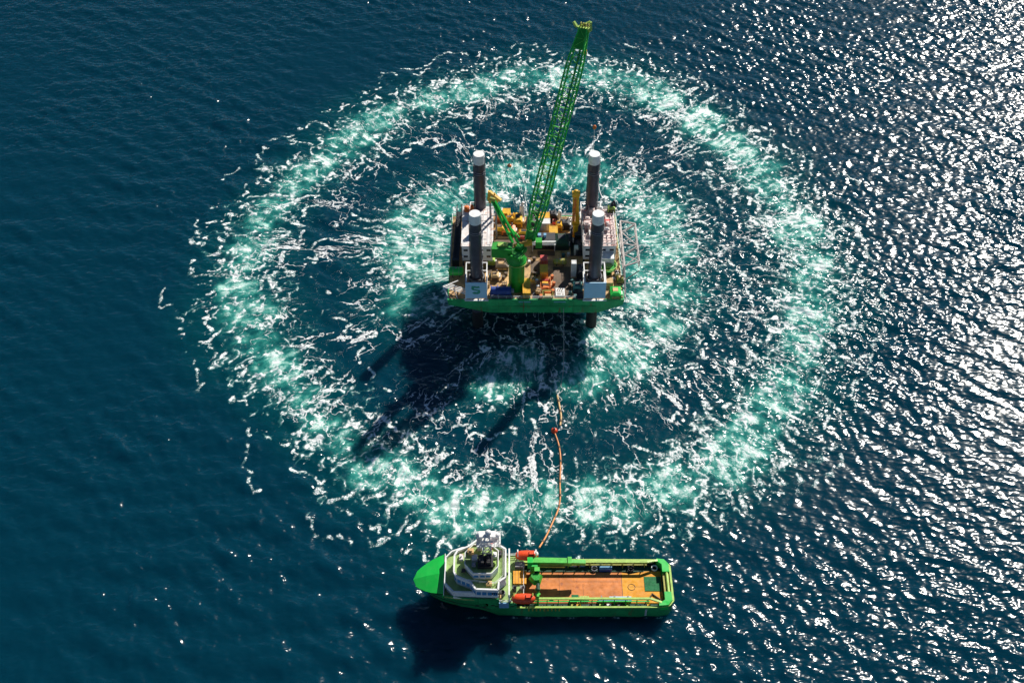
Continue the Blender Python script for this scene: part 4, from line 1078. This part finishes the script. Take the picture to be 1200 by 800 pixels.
# main deck inside
dk = [(x, w - .15) for x, w in outline(5.0)]
poly = [(x, SY + w) for x, w in dk] + [(x, SY - w) for x, w in reversed(dk)][:-1]
MB().prism(poly, 4.2, 4.6).build('main_deck', 'dark_green', ship)
xd0, xd1, xd2 = 3.2, 28.0, 38.0
MB().box(xd0, xd1, SY - 4.9, SY + 4.0, 4.604, 4.80).build('cargo_deck', 'wood', ship)
wd = MB().prism([(xd1, SY - 4.9), (xd2, SY - 4.9), (xd2, SY + 4.4), (xd2 - 4.2, SY + 4.4), (xd2 - 7.5, SY + 3.6), (xd1, SY + 4.0)], 4.604, 4.80).build('aft_cargo_deck', 'wood_new', ship)
m = MB()
for x, y, w, d in ((21, SY + 1.3, 12, .07), (27.9, SY - .5, .12, 8.6), (32, SY - .2, 5.5, .07), (18, SY - 2, .07, 5), (12, SY + .5, .07, 7)): m.box(x - w/2, x + w/2, y - d/2, y + d/2, 4.8, 4.815)
m.ring(30.3, SY - .3, 4.82, .95, .07, 8)
m.build('deck_seam', 'brown', ship)
m = MB()
g = at(757, 692, 4.9); g2 = at(775, 675, 4.9); m.box(g.x, g2.x, g.y, g2.y, 4.8, 4.9); m.build('rubber_mat', 'mat_green', ship)
for k in range(6): pass
# bulwark rim all the way round the aft ship, pale lime on top
def rim_pts(z, inset, x0):
    return [(x, SY + s*(w - inset)) for s in (1,) for x, w in outline(z) if x > x0], [(x, SY - (w - inset)) for x, w in outline(z) if x > x0]
far, near = rim_pts(6.1, .1, -3)
far[0] = (1.0, SY + 7.0); near[0] = (1.0, SY - 7.0)
m = MB()
for pl in (far, near):
    for a, b in zip(pl[:-1], pl[1:]): m.bar((a[0], a[1], 6.15), (b[0], b[1], 6.15), .5, .22)
m.bar((far[-1][0], far[-1][1], 6.15), (near[-1][0], near[-1][1], 6.15), .5, .22)
m.build('bulwark_rim', 'lime_light', ship)
# inner cargo rails, each a long pale beam on posts, closing in at the stern
for s, nm in ((1, 'far'), (-1, 'near')):
    yy = SY + (5.6 if s > 0 else -5.15)
    m = MB(); pts = [(xd0 - .4, yy, 7.2), (34.5, yy, 7.2), (36.6, yy + s*.6, 6.9), (38.6, yy + s*1.1, 6.3)]
    for a, b in zip(pts[:-1], pts[1:]): m.bar(a, b, .55, .4)
    r_ = m.build('cargo_rail', 'lime_light', ship)
    m = MB()
    for k in range(12):
        x = xd0 + k*2.8; m.bar((x, yy, 4.6), (x, yy, 7.1), .18); m.bar((x, yy + s*.1, 6.6), (x, SY + s*6.9, 6.0), .1)
    m.bar((xd0, yy, 5.9), (34.5, yy, 5.9), .25)
    m.build('rail_post', 'cover_green' if s < 0 else 'olive', r_)
# stern corner blocks and the yellow sill between them
sx = at(779, 668, 6.3)
m = MB().prism([(38.2, SY + 3.0), (39.9, SY + 3.0), (40.0, SY + 5.3), (38.9, SY + 6.7), (37.0, SY + 6.9), (37.0, SY + 6.2), (38.2, SY + 5.2)], 4.6, 6.9); m.build('stern_corner', 'cover_green', ship)
m = MB().prism([(38.2, SY - 2.9), (39.9, SY - 2.9), (40.0, SY - 5.3), (38.9, SY - 6.7), (36.6, SY - 6.9), (36.6, SY - 6.2), (38.2, SY - 5.2)][::-1], 4.6, 6.9); m.build('stern_corner', 'cover_green', ship)
m = MB().box(38.3, 39.8, SY - 2.9, SY + 3.0, 4.6, 6.2); sg = m.build('stern_sill', 'olive', ship)
MB().tube((39.3, SY - 2.8, 6.45), (39.3, SY + 2.9, 6.45), .35, 12).build('stern_roller', 'lime_light', sg)
# bright forecastle cover: a low turtleback with a crease along the middle
ed = [p for p in outline(10.0) if p[0] < -16.2]
lw = outline(10.0); 
def halfw(x):
    for (x0, w0), (x1, w1) in zip(lw[:-1], lw[1:]):
        if x0 <= x <= x1: return w0 + (w1 - w0)*(x - x0)/(x1 - x0)
    return 0.06 if x < lw[0][0] else 7.0
xsn = [-24.85, -24.5, -24.0, -23, -21.5, -20, -18.5, -17.0]
m = MB(); vs = []; nn = 7
for x in xsn:
    w = halfw(x); zt = 7.62 + 2.6*min(1, max(0, (x + 25)/7.5))
    for k in range(nn):
        t = -1 + 2*k/(nn - 1); vs.append((x, SY + t*w, zt + .12 + .5*(1 - abs(t))*min(1, (x + 25)/3)))
m.add(vs, [(i*nn+k, (i+1)*nn+k, (i+1)*nn+k+1, i*nn+k+1) for i in range(len(xsn)-1) for k in range(nn-1)], False)
w = halfw(-17); m.box(-17.2, -17.0, SY - w, SY + w, 8.6, 10.2)
m.build('forecastle_cover', 'cover_green', ship)
m = MB(); m.wall([(-16.9, SY - halfw(-17)), (-16.9, SY + halfw(-17))], 9.6, 10.7, .16, False); m.build('breakwater', 'white', ship)
# deck levels of the deckhouse
def level(name, poly, z0, z1, rim, roofmat='lime', wallmat='white', rt=.34):
    w_ = MB().prism(poly, z0, z1).build(name, wallmat, ship)
    MB().prism([(x + (cxp - x)*.02, y + (SY - y)*.02) for x, y in poly] if (cxp := sum(p[0] for p in poly)/len(poly)) is not None else poly, z1 + .004, z1 + .06).build('roof_deck', roofmat, w_)
    MB().wall(poly, z1 - .05, z1 + rim, rt).build('bulwark', wallmat, w_)
    return w_
fd = [(-16.8, SY - halfw(-16.8) + .2), (-12, SY - halfw(-12) + .2), (-5, SY - 6.85), (-5, SY + 6.85), (-12, SY + halfw(-12) - .2), (-16.8, SY + halfw(-16.8) - .2)]
MB().prism(fd, 8.6, 9.2).build('forecastle_deck', 'lime', ship)
A_ = [(-16.6, SY - 3.8), (-14.4, SY - 6.3), (-4.2, SY - 6.7), (-4.2, SY + 6.7), (-12.5, SY + 6.5), (-15.2, SY + 5.4), (-16.6, SY + 3.6)]
level('lower_deckhouse', A_, 9.2, 11.4, 1.0)
B_ = [(-14.3, SY - 2.4), (-13.6, SY - 3.6), (-10.2, SY - 5.2), (-8.8, SY - 7.3), (-3.4, SY - 7.5), (-3.2, SY - 5.2), (-1.6, SY - 3.9), (-1.6, SY + 4.3), (-3.2, SY + 5.4), (-3.4, SY + 7.5), (-8.4, SY + 7.3), (-11.0, SY + 5.0), (-13.6, SY + 3.8), (-14.3, SY + 2.4)]
bl = level('bridge', B_, 11.4, 14.2, .9, rt=.42)
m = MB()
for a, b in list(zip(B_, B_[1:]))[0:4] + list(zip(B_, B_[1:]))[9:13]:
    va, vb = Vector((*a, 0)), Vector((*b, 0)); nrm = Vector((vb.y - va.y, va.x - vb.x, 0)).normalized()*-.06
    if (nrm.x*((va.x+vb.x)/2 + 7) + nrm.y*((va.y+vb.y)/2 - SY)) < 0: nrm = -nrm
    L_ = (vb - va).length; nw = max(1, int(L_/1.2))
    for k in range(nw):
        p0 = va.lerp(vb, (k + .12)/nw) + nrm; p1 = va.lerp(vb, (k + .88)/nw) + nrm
        m.bar((p0.x, p0.y, 13.1), (p1.x, p1.y, 13.1), .06, 1.3)  # panes made tall to carry the walls' blue shade
m.build('bridge_window', 'sky_tint_glass', bl)
C_ = [(-11.6, SY - 1.3), (-9.4, SY - 4.0), (-5.0, SY - 4.0), (-3.4, SY - 2.0), (-3.4, SY + 2.6), (-5.4, SY + 4.4), (-9.6, SY + 4.4), (-11.6, SY + 2.0)]
wl = level('wheelhouse', C_, 14.26, 16.4, .5, rt=.2)
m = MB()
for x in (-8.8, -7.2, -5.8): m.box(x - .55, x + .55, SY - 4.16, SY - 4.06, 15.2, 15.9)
m.build('wheelhouse_window', 'sky_tint_glass', wl)
# funnel pit, mast, domes, lights on the bridge roof
m = MB().box(-8.4, -4.6, SY - 2.6, SY + .6, 16.46, 17.6).box(-8.0, -6.9, SY - 2.2, SY + .2, 17.6, 18.8).box(-6.2, -5.1, SY - 2.2, SY + .2, 17.6, 18.8); m.build('funnel', 'black', wl)
ms = MB()
for sx_, sy_ in ((-1, -1), (1, -1), (1, 1), (-1, 1)): ms.bar((-6.2 + sx_*1.2, SY + 2.2 + sy_*1.2, 16.4), (-6.0 + sx_*.5, SY + 2.4 + sy_*.5, 23.6), .3)
for z in (17.6, 19, 20.4, 21.8, 23.4):
    f_ = (z - 16.4)/7.2; q = 1.2 - .7*f_; X_, Y_ = -6.2 + .2*f_, SY + 2.2 + .2*f_
    for a, b in (((-q, -q), (q, -q)), ((q, -q), (q, q)), ((q, q), (-q, q)), ((-q, q), (-q, -q)), ((-q, -q), (q, q))): ms.bar((X_ + a[0], Y_ + a[1], z), (X_ + b[0], Y_ + b[1], z), .18)
mast = ms.build('mast', 'white', ship)
MB().box(-8.8, -2.8, SY + 1.0, SY + 4.8, 20.6, 20.85).build('mast_platform', 'white', mast)
MB().box(-8.0, -4.0, SY + 1.8, SY + 3.6, 23.5, 23.75).build('mast_platform', 'white', mast)
MB().rail([(-8.7, SY + 1.1, 20.85), (-2.9, SY + 1.1, 20.85), (-2.9, SY + 4.7, 20.85), (-8.7, SY + 4.7, 20.85)], 1.0, 1.4, .06, True).build('platform_railing', 'white', mast)
for x, y, z, r_ in ((-7.8, 3.6, 21.8, 1.0), (-3.8, 3.8, 21.6, .8), (-5.8, 2.6, 24.4, .8)): MB().sphere((x, SY + y, z), r_, 10).build('radar_dome', 'white', mast)
MB().box(-7.6, -4.6, SY + 1.0, SY + 1.3, 22.4, 22.8).build('radar_scanner', 'white', mast)
MB().tube((-5.2, SY + 2.6, 17), (-5.0, SY + 1.6, 21.5), .3, 8).build('antenna_pole', 'red', mast)
for x, y, w, d, h, mt in ((-10.2, 2.2, 1.5, 1.3, 1.0, 'hose_pale'), (-9.2, .2, 1.4, 1.4, 1.2, 'white_stained'), (-9.4, -1.6, 1.0, 1.0, .8, 'grey'), (-8.0, 3.2, 1.2, 1.0, 1.4, 'white_stained'), (-4.2, 1.0, .9, 1.4, 1.1, 'white'), (-4.4, -1.2, .8, .8, .9, 'lime_light')):
    m = MB().cbox(x, SY + y, 16.46, w, d, h).cbox(x, SY + y, 16.46 + h, w*.5, d*.5, .3); m.build('roof_unit', mt, wl)
for x, y, w, d, h, mt in ((-12.6, 2.0, 1.0, 1.6, .8, 'white_stained'), (-12.0, -1.8, .9, .9, .7, 'dark'), (-5.6, -5.6, 1.4, .9, 1.0, 'hose_pale'), (-6.4, 5.8, 2.2, 1.0, .9, 'teal'), (-10.6, 4.2, 1.0, .6, .7, 'dark'), (-3.0, 3.0, .8, 1.4, 1.1, 'dark')):
    m = MB().cbox(x, SY + y, 14.26, w, d, h).tube((x, SY + y, 14.26 + h), (x, SY + y, 14.7 + h), .2, 8); m.build('roof_unit', mt, bl)
m = MB()
for q in range(5): m.bar((-4.9 + q*.5, SY - 7.62, 13.3), (-4.6 + q*.5, SY - 7.62, 13.3), .06, .55)
m.build('wing_window', 'glass', bl)
m = MB().rail([(-11.5, SY - 4.7, 14.26), (-4.2, SY - 5.6, 14.26), (-2.2, SY - 3.6, 14.26), (-2.2, SY + 4.0, 14.26)], 1.0, 1.6, .04); m.build('roof_railing', 'white', bl)
# deck between bridge and cargo deck
md = MB().box(-4.3, 3.0, SY - 6.9, SY + 6.9, 7.6, 8.0).build('boat_deck', 'lime', ship)
MB().rail([(-3.9, SY - 6.8, 8.0), (2.9, SY - 6.8, 8.0), (2.9, SY + 6.8, 8.0), (-3.9, SY + 6.8, 8.0)], 1.1, 1.5, .05).build('boat_deck_railing', 'white', md)
MB().bar((-.7, SY - 6.6, 11.0), (-.7, SY + 7.0, 11.0), .35, .4).bar((-.7, SY - 6.6, 8), (-.7, SY - 6.6, 11.0), .35).bar((-.7, SY + 7, 8), (-.7, SY + 7, 11.0), .35).build('cross_beam', 'white', md)
MB().box(.3, 3.6, SY - 1.6, SY + 2.2, 8.0, 8.5).build('hatch_cover', 'wood_new', md)
m = MB()
for x in (.8, 1.6, 2.4, 3.2): m.box(x - .04, x + .04, SY - 1.55, SY + 2.15, 8.5, 8.54)
m.build('hatch_seam', 'brown', md)
for x, y in ((-2.2, 3.6), (-2.2, 1.6), (-2.2, -1.4), (-2.4, -4.4), (-1.9, 5.4)):
    m = MB().lathe(x, SY + y, [(.75, 8.0), (.75, 8.9), (.6, 9.0), (.5, 8.8)], 14); m.build('fan_housing', random.choice(['white_stained', 'grey', 'lime_light']), md)
    MB().lathe(x, SY + y, [(.5, 8.9), (.45, 9.02)], 12).build('fan_grille', 'black', md)
for x, y, w, d, h, mt in ((2.0, 3.6, 2.4, 1.4, 1.2, 'grey'), (.6, -3.2, 1.0, 1.0, 1.4, 'dark'), (2.6, -3.0, 1.2, .8, 1.2, 'grey'), (-3.4, -5.8, 1.4, .9, 1.3, 'hose_pale'), (1.9, -6.0, 1.2, .8, .9, 'white_stained')):
    m = MB().cbox(x, SY + y, 8.0, w, d, h).tube((x, SY + y, 8 + h), (x + .5, SY + y, 8.4 + h), .22, 8); m.build('deck_machine', mt, md)
MB().box(-3.2, -.8, SY - 7.35, SY - 7.0, 6.4, 8.5).build('boat_recess', 'light_blue', ship)  # white steel, its blue shade put into the colour
# side walkways: machinery and pipes in the dark troughs
rr = random.Random(9)
for k in range(15):
    x = 5 + k*2.15 + rr.uniform(-.4, .4); w = rr.uniform(.7, 1.8); h = rr.uniform(.5, 1.1)
    m = MB().cbox(x, SY + 6.2, 4.6, w, .7, h).tube((x - w/2, SY + 6.2, 4.9 + h), (x + w/2, SY + 6.2, 4.9 + h), .16, 8)
    m.build('walkway_locker', rr.choice(['dark', 'grey', 'light_blue', 'teal', 'rubber', 'hull_green', 'white_stained']), ship)
for k in range(13):
    x = 5 + k*2.4 + rr.uniform(-.5, .5); w = rr.uniform(.6, 1.6)
    m = MB().cbox(x, SY - 6.1, 4.6, w, .7, rr.uniform(.5, 1.2)).cbox(x + .3, SY - 6.1, 4.6, .3, .3, 1.5)
    m.build('walkway_locker', rr.choice(['dark', 'olive', 'lime_light', 'teal', 'white_stained', 'hull_green', 'yellow']), ship)
for k in range(9):
    y = SY - 7.3; x = 4.2 + k*.95; m = MB().tube((x, y, 5.1), (x, y + .1, 6.1), .2, 8); m.build('bollard', 'olive', ship)

# lifeboats
def lifeboat(x, y, label):
    z = 8.9
    t = thing('lifeboat', label, 'lifeboat', (x, y, z), 'lifeboats on the supply ship')
    prof = [(-2.9, .3, .35), (-2.6, .85, .8), (-1.7, 1.25, 1.1), (0, 1.38, 1.2), (1.5, 1.3, 1.15), (2.4, .95, .9), (2.9, .35, .4)]
    m = MB(); nn = 14; vs = []
    for px_, w, h in prof:
        for k in range(nn):
            a = 2*math.pi*k/nn; vs.append((x + px_, y + w*math.cos(a), z + 1.05 + h*math.sin(a)*(1.0 if math.sin(a) > 0 else .95)))
    m.add(vs, [(i*nn+k, (i+1)*nn+k, (i+1)*nn+(k+1) % nn, i*nn+(k+1) % nn) for i in range(len(prof)-1) for k in range(nn)], True)
    m.add(vs[:nn], [tuple(range(nn))]); m.add(vs[-nn:], [tuple(reversed(range(nn)))])
    b_ = m.build('hull', 'lifeboat', t)
    MB().box(x + .6, x + 1.9, y - .55, y + .55, z + 1.9, z + 2.5).build('conning_hatch', 'lifeboat', t)
    MB().box(x + .7, x + 1.8, y - .6, y - .54, z + 2.1, z + 2.4).build('hatch_window', 'glass', t)
    g_ = MB()
    for q in range(5): g_.bar((x - 2.0 + q*.9, y - 1.0, z + 1.5), (x - 1.7 + q*.9, y - .55, z + 1.95), .1)
    g_.build('grab_line', 'dark', b_)
    MB().box(x - 2.4, x + 2.4, y - .2, y + .2, z - .1, z + .1).build('keel', 'dark', t)
    return t
p = at(617.5, 650, 10); q = at(613.5, 701, 10)
lb = lifeboat(p.x, p.y, 'orange lifeboat with a pale bow cover on the far rail of the supply ship')
lb2 = copy_thing(lb, (q.x, q.y, 8.9), 'orange lifeboat on the near side of the supply ship, over the hull edge')
lbw = MB().sphere((p.x + 2.2, p.y + .2, 10.4), .75, 10, .8).build('bow_cover', 'white', lb)
for y_, s in ((p.y, 1), (q.y, -1)):
    m = MB()
    for x in (p.x - 2.3 if s > 0 else q.x - 2.3, p.x + 2.3 if s > 0 else q.x + 2.3):
        m.bar((x, SY + s*4.6, 8.0), (x, y_ - s*.3, 11.9), .3); m.bar((x, y_ - s*.3, 11.9), (x, y_ + s*.5, 11.8), .3); m.bar((x, SY + s*6.6, 8.0), (x, y_, 8.9), .25)
    m.build('lifeboat_davit', 'white_stained' if s > 0 else 'olive', ship)

# ship's crane: slewing column amid the ship, green box jib lying along the far rail
p = at(627, 661, 9.5)
t = thing('ship_crane', 'light green folding crane lying along the far rail of the supply ship', 'crane', (p.x, p.y, 4.6))
MB().lathe(p.x, p.y, [(1.3, 4.6), (1.2, 5.0), (1.0, 8.4), (1.35, 8.6), (1.35, 9.3)], 20).build('column', 'ship_crane', t)
j0 = Vector((p.x - .8, p.y + .6, 10.2)); j1 = at(668, 659, 10.0); j1 = Vector((j1.x, j0.y - .2, 10.2)); j2 = Vector((j1.x + 4.0, j1.y, 9.9))
jb = MB().bar(j0, j1, 1.5, 1.3).build('jib', 'ship_crane', t)
MB().bar(j1 + Vector((-.4, 0, 0)), j2, 1.05, .95).cbox(j1.x, j1.y, 9.6, 1.0, 1.9, 1.5).build('jib_extension', 'ship_crane', t)
m = MB().bar(j0 + Vector((.5, -1.3, -.3)), j1 + Vector((-1.2, -1.2, -.3)), .45, .4); m.build('jib_cylinder', 'olive', t)
m = MB().cbox(p.x - .6, p.y + .2, 9.3, 2.6, 2.6, 1.1).cbox(p.x - 1.2, p.y + .4, 10.4, 1.4, 1.6, .7); m.build('slew_head', 'cover_green', t)
m = MB().cbox(p.x + .5, p.y - 1.9, 8.8, 1.3, 1.2, 1.7); cb = m.build('operator_cab', 'ship_crane', t)
MB().box(p.x - .1, p.x + 1.1, p.y - 2.54, p.y - 2.48, 9.5, 10.3).build('cab_window', 'glass', cb)
# second, dark green crane head on the cross gantry
p = at(628.5, 679, 8.2)
t = thing('gantry_winch', 'dark green angular winch on a green gantry arm across the ship deck', 'winch', (p.x, SY, 4.6))
m = MB().prism([(p.x - 2.0, p.y + .2), (p.x - .6, p.y - 1.7), (p.x + 1.0, p.y - 1.5), (p.x + 1.7, p.y + .9), (p.x - 1.3, p.y + 1.4)], 8.4, 9.8, [(p.x - 1.4, p.y + .1), (p.x - .4, p.y - 1.1), (p.x + .7, p.y - 1.0), (p.x + 1.2, p.y + .6), (p.x - .9, p.y + 1.0)])
m.build('winch_housing', 'crane_green', t)
m = MB().bar((p.x + .4, SY - 5.3, 8.2), (p.x + .4, SY + 5.4, 8.2), .6, .5); m.bar((p.x + .4, SY - 5.3, 4.6), (p.x + .4, SY - 5.3, 8.2), .5); m.bar((p.x + .4, SY + 5.4, 4.6), (p.x + .4, SY + 5.4, 8.2), .5)
for y in (-4.5, -3.0, -1.5): m.bar((p.x - .3, SY + y, 8.2), (p.x + 1.0, SY + y, 8.2), .35)
m.build('gantry', 'ship_crane', t)
m = MB().tube((p.x + .4, p.y - 3.4, 8.9), (p.x + .4, p.y - 1.6, 8.9), .5, 14); m.build('cable_drum', 'dark_green', t)

# loose gear on the cargo deck
a = at(702, 703, 5.2); b = at(741, 701.5, 5.2)
t = thing('steel_girder', 'pair of long blue grey steel girders by the near cargo rail', 'girder', (a.x, a.y, 4.8))
MB().box(a.x, b.x, a.y - .2, a.y + .6, 4.82, 5.5).build('beam', 'light_blue', t); MB().box(a.x + 2.8, b.x, a.y + .6, a.y + 1.1, 4.82, 5.3).build('beam', 'panel', t)
m = MB()
for x in (a.x + .8, (a.x + b.x)/2, b.x - .8): m.box(x - .15, x + .15, a.y - .3, a.y + 1.2, 5.3, 5.55)
m.build('lashing', 'grey', t)
a = at(675, 702, 5.0)
t = thing('deck_locker', 'dark green deck locker at the left end of a pale crate by the near rail', 'locker', (a.x, a.y, 4.8))
MB().box(a.x - 1.0, a.x + .7, a.y - .3, a.y + .8, 4.82, 5.8).build('body', 'dark_green', t); MB().box(a.x - 1.05, a.x + .75, a.y - .35, a.y + .85, 5.8, 5.92).build('lid', 'mat_green', t)
t = thing('slatted_crate', 'pale slatted crate lying beside the dark green deck locker', 'crate', (a.x + 2.2, a.y, 4.8))
MB().box(a.x + .9, a.x + 3.4, a.y - .3, a.y + .9, 4.82, 5.2).build('body', 'hose_pale', t)
m = MB()
for k in range(6): m.box(a.x + 1.0 + k*.42, a.x + 1.2 + k*.42, a.y - .34, a.y + .94, 5.2, 5.28)
m.build('slat', 'lime_light', t)
a = at(710, 663, 5.4)
t = thing('deck_locker', 'blue locker in the dark walkway along the far rail of the ship', 'locker', (a.x, a.y, 4.6))
MB().box(a.x - 1.6, a.x + 1.6, SY + 4.2, SY + 5.1, 4.82, 5.9).build('body', 'blue', t); MB().box(a.x - 1.65, a.x + 1.65, SY + 4.15, SY + 5.15, 5.9, 6.02).build('lid', 'light_blue', t)
for px_, lab, mt in ((697, 'grey coil of rope at the left of the blue locker on the ship deck', 'grey'), (768, 'white coil of rope at the far aft corner of the ship deck', 'white'), (740, 'dark coil of chain at the far side of the ship deck', 'black')):
    a = at(px_, 666 if px_ < 760 else 665, 5.0); t = thing('rope_coil', lab, 'rope coil', (a.x, a.y, 4.8))
    m = MB()
    for k in range(3): m.ring(a.x, a.y, 4.95 + k*.16, .75 - .1*(k % 2), .12, 20)
    m.build('coil', mt, t); MB().lathe(a.x, a.y, [(.4, 4.8), (.4, 5.1), (.1, 5.2)], 12).build('core', 'rubber', t)
for k, (px_, py_, rz, lab) in enumerate(((762, 700, .9, 'short pipe leaning toward the stern at the near aft deck corner'), (771, 699, -.7, 'short pipe lying askew beside the near stern corner'))):
    a = at(px_, py_, 5.0); d_ = Vector((math.cos(rz), math.sin(rz), 0))*1.5
    t = thing('pipe_section', lab, 'pipe', (a.x, a.y, 4.8)); MB().tube(a - d_, a + d_, .17, 10).build('pipe', 'brown', t); MB().tube(a + d_*.9, a + d_*1.02, .26, 10).build('flange', 'dark', t)

# ------------------------------------------------------------------ lines and buoys on the water
def line(name, pts, r, mat, label, cat, n=10):
    ps = [Vector(p) for p in pts]; out = []
    for i in range(len(ps) - 1):
        p0, p1, p2, p3 = ps[max(i-1, 0)], ps[i], ps[i+1], ps[min(i+2, len(ps)-1)]
        for k in range(n):
            t = k/n; out.append(.5*((2*p1) + (p2 - p0)*t + (2*p0 - 5*p1 + 4*p2 - p3)*t*t + (3*p1 - p0 - 3*p2 + p3)*t**3))
    out.append(ps[-1])
    o = MB().path(out, r, 8).build(name, mat)
    if cat == 'hose':
        for k in range(6, len(out) - 3, 9):
            d_ = (out[k+1] - out[k]).normalized(); MB().tube(out[k] - d_*.35, out[k] + d_*.35, r*1.55, 12).build('coupling', 'brown', o)
    return tag(o, label, cat)
W_ = .25
line('floating_hose', [at(632, 641, 7.0), at(640, 628, 4.5), at(648, 611, 2.0), at(654, 597, W_), at(656.5, 583, W_), at(656.2, 566, W_), at(657, 540, W_), at(655, 522, W_), at(650.5, 508, W_)], .22, 'hose', 'long orange hose running from the supply ship up to a red buoy', 'hose')
line('floating_hose', [at(656.5, 498, W_), at(657.5, 488, W_), at(655.5, 475, W_), at(653, 463, W_)], .28, 'hose_pale', 'short sand coloured hose floating above the red buoy', 'hose')
line('mooring_cable', [(15.7, BY0 - .1, ZD + .6), (15.5, BY0 - .5, ZD - 4), at(660.5, 425, 3.6), at(657.5, 450, .2), at(654, 464, .1)], .1, 'rope', 'thin grey cable hanging from the barge front edge down to the water', 'cable')
def buoy(px_, py_, r, mat, label):
    a = at(px_, py_, 0); t = thing('marker_buoy', label, 'buoy', (a.x, a.y, 0), 'marker buoys on the water')
    MB().sphere((a.x, a.y, .25), r, 10, .85).build('float', mat, t)
    MB().lathe(a.x, a.y, [(r*.35, .2 + r*.75), (r*.3, .5 + r), (.05, .55 + r)], 10).build('top_eye', 'dark', t)
buoy(649.5, 505, .95, 'lifeboat', 'red buoy at the upper end of the long orange hose')
buoy(597, 195, .8, 'orange', 'small orange buoy alone on the water behind the barge')
line('floating_rope', [at(706, 232, .2), at(703, 225, .2), at(700, 214, .2), at(690, 206, .2)], .16, 'white', 'pale rope lying in the foam behind the right rear leg', 'rope')

# the ship floats a little deeper than it was drawn: bring it and all it carries down together
for o in list(COL.objects):
    if o.parent is None and o.type == 'EMPTY' and o.location.y < 181 and o.get('category') not in ('buoy',):
        o.location += Vector((0, 1.1, -1.8))
